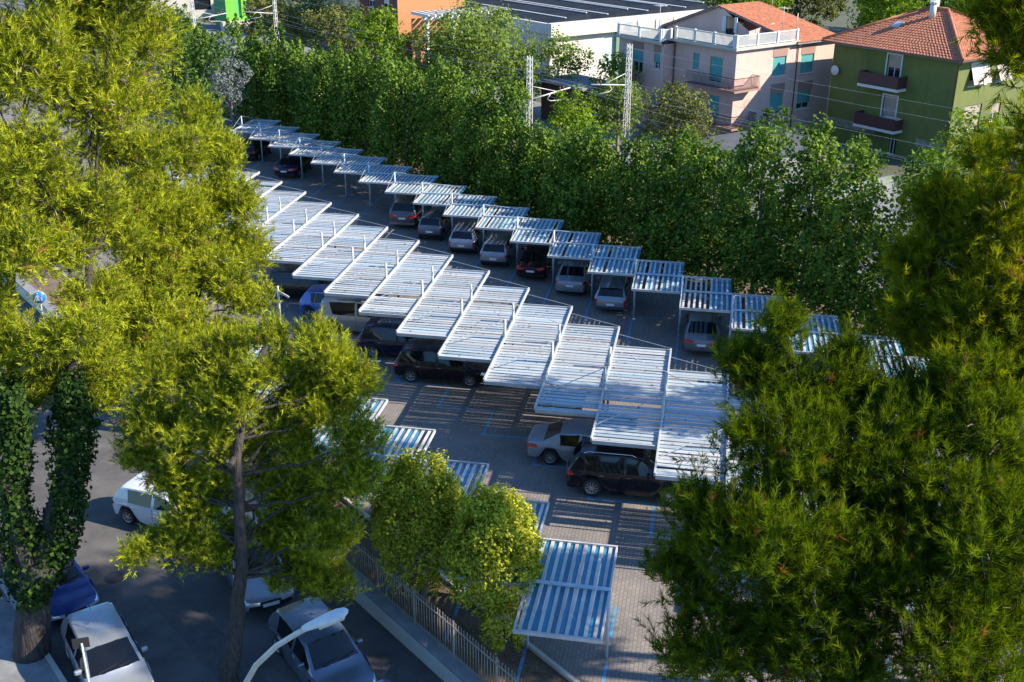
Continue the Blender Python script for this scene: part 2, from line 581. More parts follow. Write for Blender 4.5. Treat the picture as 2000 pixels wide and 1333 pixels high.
def build_car(k, pm, opts=None):
    opts = opts or {}
    c, top, wt, side, F, B, W = car_cage(k)
    js = [-1, -.89, -.45, .45, .89, 1]
    bm = bmesh.new()
    vt = {}

    def V(p):
        key = (round(p[0], 4), round(p[1], 4), round(p[2], 4))
        if key not in vt: vt[key] = bm.verts.new(p)
        return vt[key]
    P = {}
    nose, tail = .13, .07
    for i in range(13):                     # top sheet
        xe, we, ze = side[i][0]
        cr = .03 if i not in (0, 12) else .02
        for j, jf in enumerate(js):
            dx = 0
            if i == 0: dx = nose * (1 - jf * jf) * .7
            if i == 12: dx = -tail * (1 - jf * jf)
            if i in (4,): dx = .10 * (1 - jf * jf)
            if i in (11,) and c['rw'] == 10: dx = -.05 * (1 - jf * jf)
            P['t', i, j] = V((xe + dx, we * jf, ze + cr * (1 - jf * jf)))
    for i in range(13):
        for r in range(6):
            x, y, z = side[i][r]
            P['l', i, r] = V((x, y, z))
            P['r', i, r] = V((x, -y, z))
    for e, i, sg in (('f', 0, 1), ('b', 12, -1)):
        for r in range(6):
            x, y, z = side[i][r]
            bul = (nose if e == 'f' else tail) * (1.0 if r != 5 else .6)
            if r in (3, 4): bul += .05
            for j, jf in enumerate(js):
                if r == 0: P[e, r, j] = P['t', i, j]
                else: P[e, r, j] = V((x + sg * bul * (1 - jf * jf), y * jf, z))

    def face(q, t):
        q = [v for n, v in enumerate(q) if v not in q[:n]]
        if len(q) < 3: return
        try:
            f = bm.faces.new(q)
        except ValueError:
            return
        f.material_index = TAGS.index(t)
        f.smooth = True
    rw0, rw1 = (10, 11) if c['rw'] == 10 else (8, 10)
    for i in range(12):
        for j in range(5):
            t = 'body'
            if i == 4 and 1 <= j <= 3: t = 'windscreen'
            if rw0 <= i < rw1 and 1 <= j <= 3: t = 'rear_window'
            face([P['t', i, j], P['t', i + 1, j], P['t', i + 1, j + 1], P['t', i, j + 1]], t)
        for s in 'lr':
            for r in range(5):
                t = 'body'
                glass = (4, 5, 7, 8) if c['rw'] == 10 else (4, 5, 7)
                if k in ('wagon', 'suv', 'mpv'): glass = (4, 5, 7, 8, 9)
                if opts.get('panel_van'): glass = (4, 5)
                if r == 1 and i in glass: t = 'side_window'
                if r == 2 and i == 11: t = 'taillight'
                if r in (1, 2) and i == 0: t = 'headlight'
                if opts.get('cladding') and r == 4: t = 'lower_trim'
                q = [P[s, i, r], P[s, i, r + 1], P[s, i + 1, r + 1], P[s, i + 1, r]]
                face(q if s == 'l' else q[::-1], t)
    for e in 'fb':
        for r in range(5):
            for j in range(5):
                t = 'body'
                if e == 'b':
                    if r in (1, 2) and j in (0, 4): t = 'taillight'
                    if opts.get('wide_lights') and r == 2 and j in (1, 3): t = 'taillight'
                    if opts.get('tall_lights') and r == 3 and j in (0, 4): t = 'taillight'
                    if r == 4: t = 'lower_trim' if opts.get('trim', True) else 'body'
                else:
                    if r in (1, 2) and j in (0, 1, 3, 4): t = 'headlight' if j in (0, 4) or r == 2 else 'body'
                    if r == 2 and j == 2: t = 'grille'
                    if r == 4 and j in (1, 2, 3): t = 'grille'
                q = [P[e, r, j], P[e, r, j + 1], P[e, r + 1, j + 1], P[e, r + 1, j]]
                face(q if e == 'b' else q[::-1], t)
    cr = bm.edges.layers.float.new('crease_edge')
    shoulder = {P[s, i, r] for s in 'lr' for i in range(13) for r in (0, 3)}
    for ed in bm.edges:                     # keep shut lines of glass and lamps crisp
        ts = {f.material_index for f in ed.link_faces}
        if len(ts) > 1: ed[cr] = .97
        elif all(v in shoulder for v in ed.verts): ed[cr] = .45
    cvl = bm.verts.layers.float.new('crease_vert')
    glass_ids = {TAGS.index(t) for t in ('windscreen', 'rear_window', 'side_window')}
    for v in bm.verts:                      # square window corners
        ts = {f.material_index for f in v.link_faces}
        if ts & glass_ids and len(ts) > 1: v[cvl] = 1.0
    me = bpy.data.meshes.new('cage')
    bmesh.ops.recalc_face_normals(bm, faces=bm.faces)
    bm.to_mesh(me)
    bm.free()
    for _ in TAGS: me.materials.append(None)
    tmp = bpy.data.objects.new('cage', me)
    COL.objects.link(tmp)
    sb = tmp.modifiers.new('s', 'SUBSURF')
    sb.levels = sb.render_levels = 2
    dg = bpy.context.evaluated_depsgraph_get()
    ev = tmp.evaluated_get(dg)
    em = ev.to_mesh()
    vco = np.array([v.co[:] for v in em.vertices])
    vno = np.array([v.normal[:] for v in em.vertices])
    faces = [(p.material_index, tuple(p.vertices)) for p in em.polygons]
    ev.to_mesh_clear()
    bpy.data.objects.remove(tmp)

    root = empty('parked_car')
    mats = dict(body=pm, windscreen=M_glass, rear_window=M_glass, side_window=M_glass, headlight=M_lamp, taillight=M_red, grille=M_blackp, lower_trim=opts.get('trim_mat', M_blackp) if opts.get('trim', True) else pm)

    def part(name, fs, m, parent=root, push=0.0):
        ids = sorted({i for f in fs for i in f})
        mp = {v: n for n, v in enumerate(ids)}
        me2 = bpy.data.meshes.new(name)
        me2.from_pydata([tuple(vco[i] + vno[i] * push) for i in ids], [], [tuple(mp[i] for i in f) for f in fs])
        me2.polygons.foreach_set('use_smooth', [True] * len(fs))
        me2.materials.append(m)
        return link(name, me2, parent)

    for ti, t in enumerate(TAGS):
        fs = [f for m_, f in faces if m_ == ti]
        if not fs: continue
        if t in ('side_window', 'headlight', 'taillight', 'grille', 'lower_trim'):   # one object for each connected pane or lamp
            isl = []
            for f in fs:
                hit = [s for s in isl if s[0] & set(f)]
                new = (set(f), [f])
                for s in hit:
                    new = (new[0] | s[0], new[1] + s[1])
                    isl.remove(s)
                isl.append(new)
            for s in isl: part(t, s[1], mats[t], push=-.008 if t == 'side_window' else 0)
        else:
            part(t, fs, mats[t], push=0.0)

    # underbody
    xf = F - c['fo']
    xr = xf - c['wb']
    m = MB()
    m.box((0, 0, .36), (c['L'] - .5, c['W'] - .58, .30))
    m.box((0, 0, .62), (c['L'] - .7, c['W'] - .22, .22))
    m.obj('underbody', M_dark, root)
    # wheels
    wk = 'wheel%.2f%s' % (c['r'], opts.get('rim', 'a'))
    if wk not in WHEELS:
        r, w = c['r'], .205
        tm = MB()
        tm.lathe([(r * .66, -w / 2), (r * .93, -w / 2), (r, -w * .36), (r, w * .36), (r * .93, w / 2), (r * .66, w / 2)], 24, 'Y')
        tmesh = tm.mesh('wheel', M_tyre)
        rm = MB()
        rm.lathe([(r * .67, -w * .48), (r * .64, -w * .50), (r * .61, -w * .36), (r * .60, w * .3)], 24, 'Y')
        nsp = {'a': 5, 'b': 10, 'c': 7}[opts.get('rim', 'a')]
        for q in range(nsp):
            an = 2 * math.pi * q / nsp
            wd = r * (.22 if nsp < 6 else .09)
            rm.bar((r * .08 * math.cos(an), -w * .42, r * .08 * math.sin(an)), (r * .63 * math.cos(an), -w * .40, r * .63 * math.sin(an)), wd, .03, up=(0, 1, 0))
        rm.lathe([(0.001, -w * .50), (r * .13, -w * .48), (r * .16, -w * .30)], 12, 'Y')
        rmesh = rm.mesh('rim', M_rim)
        dm = MB()
        dm.lathe([(0.001, -w * .18), (r * .62, -w * .18)], 20, 'Y')
        dmesh = dm.mesh('brake_disc', M_dark)
        WHEELS[wk] = (tmesh, rmesh, dmesh)
    for wx in (xf, xr):
        for sg in (-1, 1):
            wo = link('wheel', WHEELS[wk][0], root, (wx, sg * (W - .125), c['r']), (0, 0, 0 if sg < 0 else math.pi))
            link('rim', WHEELS[wk][1], wo)
            link('brake_disc', WHEELS[wk][2], wo)
    # rear number plate
    zp = opts.get('plate_z', c['tz'] - (.28 if c['rw'] == 10 else .30))
    near = vco[(abs(vco[:, 1]) < .25) & (abs(vco[:, 2] - zp) < .10) & (vco[:, 0] < 0)]
    xp = near[:, 0].min() - .008
    pl = MB().box((xp, 0, zp), (.012, .52, .115)).obj('number_plate', M_plate, root)
    MB().box((xp - .002, .235, zp), (.012, .04, .113)).obj('blue_band', M_plateb, pl)
    MB().box((xp - .002, -.235, zp), (.012, .04, .113)).obj('blue_band', M_plateb, pl)
    nearf = vco[(abs(vco[:, 1]) < .25) & (abs(vco[:, 2] - .47) < .10) & (vco[:, 0] > 0)]
    xq = nearf[:, 0].max() + .008
    pl = MB().box((xq, 0, .47), (.012, .52, .115)).obj('number_plate', M_plate, root)
    # mirrors, door handles, seams
    for sg in (-1, 1):
        mm = MB()
        mm.box((c['cowl'] - .34, sg * (W + .06), c['belt'] + .07), (.12, .20, .14))
        mm.obj('mirror', pm if not opts.get('black_mirrors') else M_blackp, root, bevel=.03)
        for hx in (-.02, -1.02):
            if hx < -1 and c['L'] < 3.9: continue
            MB().box((hx, sg * (W + .004), c['belt'] - .13), (.17, .03, .028)).obj('door_handle', M_chrome if opts.get('chrome') else pm, root)
        if opts.get('rails'):
            y = sg * W * .70
            MB().tube([(c['rf'] - .25, y, c['H'] - .05), (c['rf'] - .4, y, c['H'] + .03), (c['re'] + .35, y, c['H'] + .02), (c['re'] + .15, y, c['H'] - .05)], .018, 6).obj('roof_rail', M_chrome, root)
    # door seams laid on the skin
    from mathutils.bvhtree import BVHTree
    bv = BVHTree.FromPolygons([Vector(v) for v in vco], [f for _, f in faces])
    xs_ = [c['cowl'] - .28, -.17, -1.12 if c['L'] > 4 else -.95]
    for sg in (-1, 1):
        for xs in xs_:
            line = []
            for z in np.linspace(.30, c['belt'] - .03, 9):
                h_ = bv.ray_cast(Vector((xs, sg * 2.0, z)), Vector((0, -sg, 0)))
                if h_[0] is not None: line.append(h_[0] + Vector((0, sg * .001, 0)))
            if len(line) > 4: MB().tube(line, .0075, 4, cap=False).obj('door_seam', M_dark, root)
    # wipers on the windscreen base and a short roof aerial
    zc = c['belt'] + .06
    wp = MB()
    wp.bar((c['cowl'] + .04, -.45, zc + .02), (c['cowl'] - .05, .10, zc + .07), .016)
    wp.bar((c['cowl'] + .05, .10, zc + .02), (c['cowl'] - .04, .58, zc + .06), .016)
    wp.obj('wiper', M_blackp, root)
    if opts.get('aerial', True):
        MB().tube([(c['re'] + .25, 0, c['H'] - .01), (c['re'] + .10, 0, c['H'] + .13)], .008, 5).obj('aerial', M_blackp, root)
    return root


WHEELS = {}


def place_car(k, pm, loc, head, label, group=None, cat='car', opts=None):
    """loc = middle of the car on the ground, head = azimuth of its nose, clockwise from +Y"""
    o = build_car(k, pm, opts)
    o.location = (loc[0], loc[1], 0.006)
    o.rotation_euler = (0, 0, math.pi / 2 - head)
    tag(o, label, cat, group)
    return o

# ------------------------------------------------------------------ ground, road, car park
O_ = np.array([-1.88, 25.43])               # foot of the boundary wall


def tm(t, m, z=0.0):
    p = O_ + EV * t + NV * m
    return (float(p[0]), float(p[1]), z)


def sheet(name, t0, t1, m0, m1, z, material, thick=0.3):
    mb = MB()
    a = [tm(t0, m0, z), tm(t1, m0, z), tm(t1, m1, z), tm(t0, m1, z)]
    b = [(p[0], p[1], z - thick) for p in a]
    mb.add(a + b, [(0, 1, 2, 3), (4, 7, 6, 5), (0, 4, 5, 1), (1, 5, 6, 2), (2, 6, 7, 3), (3, 7, 4, 0)])
    return tag(mb.obj(name, material), kind='structure')


g = MB()
g.add([(-400, -60, -.06), (400, -60, -.06), (400, 700, -.06), (-400, 700, -.06)], [(0, 1, 2, 3)])
tag(g.obj('ground', M_grassy), kind='structure')
# paving is modelled in the frame of the parking lattice so that the courses follow the bays
pv = MB()
_c, _s = math.cos(PHI), math.sin(PHI)


def to_lat(p):
    return (p[0] * _c + p[1] * _s, -p[0] * _s + p[1] * _c)


cs = [tm(-110, 3.0), tm(20, 3.0), tm(20, 29.3), tm(-110, 29.3)]
pv.add([(*to_lat(p), 0.0) for p in cs] + [(*to_lat(p), -.3) for p in cs], [(0, 1, 2, 3), (4, 7, 6, 5), (0, 4, 5, 1), (1, 5, 6, 2), (2, 6, 7, 3), (3, 7, 4, 0)])
tag(pv.obj('car_park_paving', M_paver, rz=PHI), kind='structure')
sheet('planting_strip', -110, 20, 0.5, 2.85, -.01, M_soil)
sheet('road', -130, 20, -8.55, 0.0, -.012, M_asph)
sheet('pavement', -130, 20, -14.5, -8.72, 0.11, M_cgrey)
sheet('tree_strip', -110, 20, 29.45, 36.5, .01, M_soil)
sheet('railway_bed', -190, 60, 37.3, 46.0, .12, mat('track_ballast', (0.16, 0.14, 0.12), 0.95, col2=(0.08, 0.07, 0.065), nscale=8, bump=0.9, bscale=14))
sheet('yard_paving', -160, 60, 47.5, 58, .02, mat('yard_concrete', (0.20, 0.20, 0.20), 0.9, col2=(0.14, 0.14, 0.15), nscale=0.6))
kb = MB()
for t in np.arange(-40, 12, 1.0):
    a, b = tm(t, -8.64, 0.05), tm(t + .985, -8.64, 0.05)
    kb.bar(a, b, .15, .18)
tag(kb.obj('kerb', M_conc), kind='structure')
kb = MB()
kb.bar(tm(-110, 2.92, .03), tm(20, 2.92, .03), .13, .16)
kb.bar(tm(-110, 29.37, .03), tm(20, 29.37, .03), .13, .16)
tag(kb.obj('kerb', M_conc), kind='structure')

# ------------------------------------------------------------------ lattice of carports
A0 = np.array([8.82, 53.69]); SA = 2.464 * D2 - 2.141 * D1
B0 = np.array([-13.358, 56.02]); SB = 2.457 * D2 - 2.120 * D1
C0 = np.array([3.31, 28.84]) - 2.464 * D2;  SC = 2.470 * D2 - 2.137 * D1
RZ = 2.36
rnd = random.Random(5)

# painted bay lines (thin sheets of paint)
pl = MB()
def paint_line(p, d, l, w=.12):
    q = np.asarray(p) + d * l
    s = np.array([-d[1], d[0]]) * w / 2
    pts = [np.asarray(p) - s, np.asarray(p) + s, q + s, q - s]
    pl.add([(a[0], a[1], .005) for a in pts], [(0, 1, 2, 3)])
for i in range(-16, 6):
    p = A0 + i * SA
    paint_line(p - 0.3 * D1, -D1, 5.4)
    paint_line(p - 2.3 * D1 + .07 * D2, D2, 2.3, .10)
for i in range(-9, 13):
    p = B0 + i * SB
    paint_line(p - .1 * D1, D1, 2.0)
    paint_line(p - .17 * D1 - .06 * D2, D2, 2.5)
    q = p + 11.03 * D1
    paint_line(q + .1 * D1 + .06 * D2, -D2, 2.4)
for i in range(-8, 2):
    p = C0 + i * SC + 2.464 * D2
    paint_line(p + .2 * D1, -D1, 1.6)
    paint_line(p - 2.6 * D1, -D1, 4.2)
tag(pl.obj('bay_lines', M_linep), kind='structure')


def ordinal(n):
    w = ['first', 'second', 'third', 'fourth', 'fifth', 'sixth', 'seventh', 'eighth', 'ninth', 'tenth', 'eleventh', 'twelfth', 'thirteenth', 'fourteenth', 'fifteenth', 'sixteenth', 'seventeenth', 'eighteenth', 'nineteenth', 'twentieth', 'twenty-first', 'twenty-second']
    return w[n]


# ---- carport with slats along the bay: tree-side row and road-side row
PW, PD = 2.464, 4.62
SL_W = MB().box((0, 0, 0), (.105, PD - .10, .022)).mesh('slat', M_slatw)
SL_B = MB().box((0, 0, 0), (.148, PD - .12, .018)).mesh('blue_slat', M_slatb)
_f1 = MB().box((PW / 2, -PD, .01), (PW - .02, .08, .11)).mesh('front_beam', M_white)
_f2 = MB().box((PW / 2, 0, 0), (PW - .02, .07, .10)).mesh('back_beam', M_white)
_f3 = MB().box((PW / 2, -PD / 2, .075), (PW - .02, .09, .07)).mesh('cross_bar', M_post)
_f4 = MB().box((.03, -PD / 2, 0), (.055, PD - .1, .11)).mesh('side_beam', M_white)
_f6 = MB().tube([(0, 0, 0), (0, 0, RZ + .02)], .05, 8).mesh('post', M_post)
_f5 = MB().tube([(0, 0, 0), (0, 0, RZ + .78)], .055, 8).mesh('post', M_post)
_rod = MB()
_rod.tube([(.03, -PD / 2, .80), (.06, -PD + .1, .08)], .011, 5, cap=False)
_rod = _rod.mesh('tie_rod', M_post)
_rod2 = MB().tube([(.03, -PD / 2, .80), (.06, -.1, .06)], .010, 5, cap=False).mesh('tie_rod', M_post)
_rod3 = MB().tube([(.03, -PD / 2, .80), (PW - .06, -.5, .06)], .008, 5, cap=False).mesh('tie_rod', M_post)


def carport(p, label, group, mast, last=False, n=9, gaps=()):
    o = empty('carport', (p[0], p[1], 0), PHI)
    tag(o, label, 'carport', group)
    for me in (_f1, _f2, _f3, _f4):
        link(me.name, me, o, (0, 0, RZ))
    if last: link('side_beam', _f4, o, (PW - .06, 0, RZ))
    link('post', _f5 if mast else _f6, o, (.03, -PD / 2, 0))
    if last: link('post', _f5 if mast else _f6, o, (PW - .03, -PD / 2, 0))
    if mast:
        link('tie_rod', _rod, o, (0, 0, RZ))
        link('tie_rod', _rod2, o, (0, 0, RZ))
        link('tie_rod', _rod3, o, (0, 0, RZ))
    st = (PW - .14) / n
    for k in range(n):
        x = .12 + st * (k + .25)
        if rnd.random() > .025:
            link('slat', SL_W, o, (x + rnd.uniform(-.012, .012), -PD / 2, RZ + .005 + rnd.uniform(-.006, .006)), (rnd.uniform(-.003, .003), rnd.uniform(-.06, .06), rnd.uniform(-.004, .004)))
        if (k not in gaps) and rnd.random() > .07:
            link('blue_slat', SL_B, o, (x + st * .5 + rnd.uniform(-.012, .012), -PD / 2, RZ - .035 + rnd.uniform(-.008, .004)), (rnd.uniform(-.003, .003), rnd.uniform(-.10, .10), rnd.uniform(-.004, .004)))
    return o


n_ = 0
for i in range(-15, 5):
    carport(A0 + i * SA, 'shaded slatted carport in the row below the hedge trees, %s from far end' % ordinal(n_), 'carports below the hedge trees', True, last=(i == 4), gaps={0: (0, 1, 2, 3, 4), -2: (2,), 1: (1,)}.get(i, ()))
    n_ += 1
n_ = 0
for i in range(0, -8, -1):
    carport(C0 + i * SC, 'blue and white slatted carport by the road fence, %s from the near end' % ordinal(n_), 'carports along the road fence', False, last=True, n=9)
    n_ += 1

# ---- middle row: long strips, slats across, staggered beams with masts
BL_ = 11.03
BW = 2.457
SLEN = BL_ - 2.12
SPN = 31
SP = 2.12 * 1.0 / 7.5
SB_W = MB().box((0, 0, 0), (BW - .06, .185, .022)).mesh('slat', M_slat)
SB_B = MB().box((0, 0, 0), (BW - .08, .080, .018)).mesh('blue_slat', M_slatp)
_b1 = MB().box((0, BL_ / 2, .03), (.065, BL_, .15)).mesh('beam', M_white)
_b2 = MB().box((BW / 2, -.03, -.03), (BW - .07, .06, .15)).mesh('edge_board', M_white)
_b3 = MB().box((BW / 2, SLEN + .04, -.02), (BW - .07, .05, .08)).mesh('edge_board', M_white)
_b4 = MB().tube([(0, 0, 0), (0, 0, RZ + .92)], .062, 8).mesh('post', M_white)
_b5 = MB().box((0, 0, 0), (.20, .20, .22)).mesh('post_foot', M_linep)
m1, m2 = BL_ * .415, BL_ * .60
_b6 = MB().tube([(0, m1, .90), (-BW + .03, m1 - 1.35, .10)], .018, 5, cap=False).mesh('tie_rod', M_white)
_b7 = MB().tube([(0, m2, .90), (BW - .03, m2 - .25, .10)], .013, 5, cap=False).mesh('tie_rod', M_white)
_b8 = MB().tube([(BW, SLEN, .09), (0, SLEN + 1.25, .07)], .012, 5, cap=False).mesh('tie_rod', M_white)
_b9 = MB().tube([(0, m2, .90), (0, BL_ - .1, .12)], .012, 5, cap=False).mesh('tie_rod', M_white)
grand = {}
n_ = 0
for i in range(-8, 13):
    p = B0 + i * SB
    o = empty('carport', (p[0], p[1], 0), PHI)
    tag(o, 'long white slatted carport strip in the middle row, %s from far end' % ordinal(n_), 'carport strips of the middle row')
    o['category'] = 'carport'
    n_ += 1
    for me in (_b1, _b2, _b3, _b6, _b7, _b8): link(me.name, me, o, (0, 0, RZ))
    for m_ in (m1, m2):
        po = link('post', _b4, o, (0, m_, 0))
        link('post_foot', _b5, po, (0, 0, .11))
    for k in range(SPN):
        gidx = k - i * 7.5
        key = round(gidx * 2)
        if key not in grand:
            grand[key] = (rnd.uniform(-.016, .016), rnd.uniform(-.010, .010), rnd.uniform(-.012, .012), rnd.random())
        gy, gz, ga, gr = grand[key]
        y = .09 + (k + .5) * (SLEN - .12) / SPN
        if gr > .02 and rnd.random() > .012:
            link('slat', SB_W, o, (BW / 2, y + gy, RZ - .035 + gz * .6 + rnd.uniform(-.006, .006)), (rnd.uniform(-.10, .10), 0, ga * .6 + rnd.uniform(-.008, .008) + (rnd.uniform(-.022, .022) if rnd.random() < .25 else 0)))
        if gr > .06 and rnd.random() > .05:
            link('blue_slat', SB_B, o, (BW / 2, y + .14 + gy * .5, RZ - .060 + gz * .5), (rnd.uniform(-.12, .12), 0, ga * .4 + rnd.uniform(-.006, .006)))

# ------------------------------------------------------------------ cars in the car park
P_silver = paint('silver_paint', (0.27, 0.285, 0.31), .5)
P_silver2 = paint('warm_silver_paint', (0.30, 0.295, 0.29), .5)
P_lgrey = paint('light_grey_paint', (0.30, 0.32, 0.35), .4)
P_dgrey = paint('dark_grey_paint', (0.075, 0.08, 0.09), .4)
P_ink = paint('ink_paint', (0.006, 0.008, 0.013), .0, .22)
P_black = paint('black_paint', (0.005, 0.005, 0.008), .0, .22)
P_navy = paint('navy_paint', (0.005, 0.009, 0.032), .0, .22)
P_blue = paint('blue_paint', (0.015, 0.10, 0.42), .2)
P_dblue = paint('dark_blue_paint', (0.012, 0.04, 0.20), .2)
P_bgrey = paint('blue_grey_paint', (0.10, 0.125, 0.17), .5)
P_maroon = paint('dark_maroon_paint', (0.035, 0.008, 0.010), .3)
P_white = paint('white_paint', (0.58, 0.59, 0.60), .0)
AZ1 = math.atan2(D1[0], D1[1])
AZ2 = math.atan2(D2[0], D2[1])
GA, GB, GR = 'cars below the hedge trees', 'cars under the middle carports', 'cars parked along the road'


def carA(i, k, pm, label, back=0.0, off=0.0, yaw=0.0, **op):
    c = CAR[k]
    p = A0 + i * SA + (PW / 2 + off) * D2 - (PD + back - c['L'] / 2) * D1
    return place_car(k, pm, p, AZ1 + yaw, label, GA, opts=op)


carA(0, 'sedan', paint('mid_grey_paint', (0.17, 0.17, 0.175), .5), 'mid grey saloon in the bay nearest the pine, beside an empty bay', .25, -.05, wide_lights=True, trim=False)
carA(-2, 'wagon', P_silver, 'pale silver estate car with upright rear window, right beside the empty bay', -.15, .0, tall_lights=True, trim_mat=P_bgrey)
carA(-3, 'coupe', P_lgrey, 'light silver two-door car with rounded boot under a slatted carport', -.25, .02, trim=False)
carA(-4, 'sedan', P_maroon, 'very dark maroon saloon between two silver cars', -.1, -.05, wide_lights=True)
carA(-5, 'hatch', P_silver, 'silver hatchback with round red tail lamps beside the dark maroon saloon', .25, -.1)
carA(-6, 'hatch', P_lgrey, 'pale silver hatchback standing between a silver and a dark grey car', .35, -.02, tall_lights=True)
carA(-7, 'small', P_bgrey, 'small dark grey hatchback with pale tailgate spoiler next to the dark off-roader', .2, -.15)
carA(-8, 'suv', P_dgrey, 'tall dark grey off-roader at the far end of the occupied bays', .25, -.05, wide_lights=True, trim_mat=P_silver2)
carA(-13, 'sedan', P_navy, 'dark saloon alone under the third carport from the far end', .55, .1, wide_lights=True)
carA(-15, 'hatch', P_black, 'black hatchback under the farthest carport', .2, .0)


def carB(p, k, pm, label, yaw=0.0, **op):
    return place_car(k, pm, np.array(p), AZ2 + yaw, label, GB, opts=op)


carB((4.52, 36.40), 'suv', P_ink, 'large black off-roader with roof rails under the nearest middle carports', 0, rails=True, chrome=True, rim='b', trim_mat=P_ink)
carB((2.98, 38.72), 'sedan', P_lgrey, 'silver two-door saloon half under the carport beside the large black off-roader', 0, black_mirrors=True, rim='b')
carB((-3.10, 46.30), 'mpv', P_black, 'black people carrier seen from the side with silver wheels', 0, chrome=True, rim='c', trim=False)
carB((-5.15, 49.05), 'mpv', P_navy, 'navy people carrier between the black people carrier and the silver van', 0, rim='c', chrome=True, trim=False)
carB((-7.52, 52.05), 'van', P_silver2, 'boxy silver van with tall square side windows under the white carports', 0, rim='c', black_mirrors=True, tall_lights=True)
carB((-9.22, 53.98), 'small', P_blue, 'small bright blue car behind the boxy silver van', 0)
carB((-11.2, 56.75), 'mpv', P_black, 'black estate beyond the small blue car, half hidden by pine branches', 0)

# ------------------------------------------------------------------ cars on the road
def carR(k, pm, p, az_deg, label, **op):
    return place_car(k, pm, np.array(p), R(az_deg), label, GR, opts=op)


AZE = math.degrees(math.atan2(EV[0], EV[1]))
carR('hatch', P_bgrey, (-5.52, 26.0), AZE + 4, 'blue-grey hatchback parked beside the boundary wall under the street lamp', chrome=True, trim=False, rim='c')
carR('wagon', P_silver, (-8.55, 30.55), 153, 'silver estate car facing the camera beside the pine trunk', rim='c', trim=False)
carR('hatch', P_lgrey, (-11.65, 25.65), AZE + 5, 'silver-grey hatchback parked at the kerb in front of the thick trunk', trim=False, black_mirrors=False)
carR('hatch', P_dblue, (-14.75, 29.5), AZE - 2, 'dark blue car half hidden behind the thick ivy trunk', trim=False)
carR('hatch', P_white, (-12.15, 33.95), 112, 'white hatchback turned across the road behind the front pine', trim=False, rim='c')
carR('small', P_bgrey, (-2.95, 22.45), AZE, 'blue-grey car cut off by the lower edge beside the wall', trim=False)

# ------------------------------------------------------------------ boundary wall and fence
w = MB()
w.add([tm(-60, 0, -.1), tm(18, 0, -.1), tm(18, 0.04, .62), tm(-60, .04, .62), tm(-60, .42, .62), tm(18, .42, .62), tm(18, .42, -.1), tm(-60, .42, -.1)],
      [(0, 1, 2, 3), (3, 2, 5, 4), (4, 5, 6, 7)])
wo = w.obj('boundary_wall', M_wall)
tag(wo, 'low pale concrete wall along the road below the iron fence', 'wall')
cp = MB()
for t in np.arange(-60, 18, 2.0):
    c_ = MB()
    a, b = tm(t, .22, .65), tm(t + 1.99, .22, .65)
    c_.bar(a, b, .50, .07)
    c_.obj('coping', M_cgrey, wo, bevel=.01)
fo = empty('iron_fence', tm(0, .32, .69), math.atan2(EV[1], EV[0]))
tag(fo, 'brown iron railing of thin upright bars on top of the boundary wall', 'fence')
barm = MB()
barm.tube([(0, 0, .03), (0, 0, 1.22)], .011, 5)
barm.lathe([(.011, 1.22), (.022, 1.25), (.001, 1.34)], 5)
barm = barm.mesh('bar', M_iron)
postm = MB().box((0, 0, .66), (.05, .05, 1.32)).mesh('fence_post', M_iron)
railm = MB().box((1.0, 0, 0), (2.0, .03, .035)).mesh('rail', M_iron)
for t in np.arange(-30, 14, 2.0):
    link('fence_post', postm, fo, (t, 0, 0))
    link('rail', railm, fo, (t, 0, .12))
    link('rail', railm, fo, (t, 0, 1.10))
    for k in range(1, 15):
        if t > -16: link('bar', barm, fo, (t + k * 2 / 15 + rnd.uniform(-.006, .006), 0, 0), (rnd.uniform(-.01, .01), rnd.uniform(-.012, .012), 0))

# ------------------------------------------------------------------ buildings
M_pink = stucco('pink_render', (0.63, 0.41, 0.345), (0.55, 0.35, 0.295), (0.40, 0.27, 0.235))
M_pinkd = mat('dusky_pink_render', (0.320, 0.188, 0.152), 0.9, noise=0.12, nscale=0.7)
M_green = stucco('green_render', (0.14, 0.162, 0.038), (0.10, 0.122, 0.029), (0.075, 0.085, 0.03))
M_peel = mat('peeling_plaster', (0.320, 0.304, 0.264), 0.9, col2=(0.112, 0.120, 0.048), nscale=1.6, detail=8)
M_teal = mat('teal_shutter', (0.080, 0.320, 0.320), 0.5, noise=0.12, nscale=2)
M_beige = mat('beige_shutter', (0.368, 0.296, 0.240), 0.6, noise=0.12, nscale=2)
M_tile = mat('terracotta_tiles', (0.47, 0.17, 0.08), 0.85, col2=(0.28, 0.095, 0.05), nscale=3.5, bump=0.5, bscale=9, detail=8)
M_trimw = mat('white_trim', (0.6, 0.59, 0.56), 0.7, noise=0.1)
M_slate = mat('dark_roof_sheet', (0.016, 0.022, 0.032), 0.9, spec=0.05, col2=(0.028, 0.034, 0.044), nscale=0.5)
M_cream = stucco('cream_wall', (0.60, 0.56, 0.48), (0.50, 0.46, 0.40), (0.36, 0.33, 0.29))
M_orange = mat('orange_render', (0.464, 0.208, 0.088), 0.9, noise=0.1)
M_brick = mat('red_brick', (0.192, 0.068, 0.048), 0.9, col2=(0.136, 0.048, 0.036), nscale=2.5)
M_lime = mat('lime_render', (0.160, 0.480, 0.040), 0.8, noise=0.06)
M_yell = mat('yellow_render', (0.440, 0.344, 0.160), 0.9, noise=0.1)
M_maroon = mat('maroon_panel', (0.068, 0.022, 0.024), 0.6, noise=0.15)
M_gut = mat('copper_pipe', (0.104, 0.056, 0.040), 0.5)
M_pane = mat('window_pane', (0.016, 0.019, 0.024), 0.06, spec=0.8)


def house_root(name, K, azR, label, cat='building'):
    o = empty(name, (K[0], K[1], 0), math.pi / 2 - R(azR))
    return tag(o, label, cat)


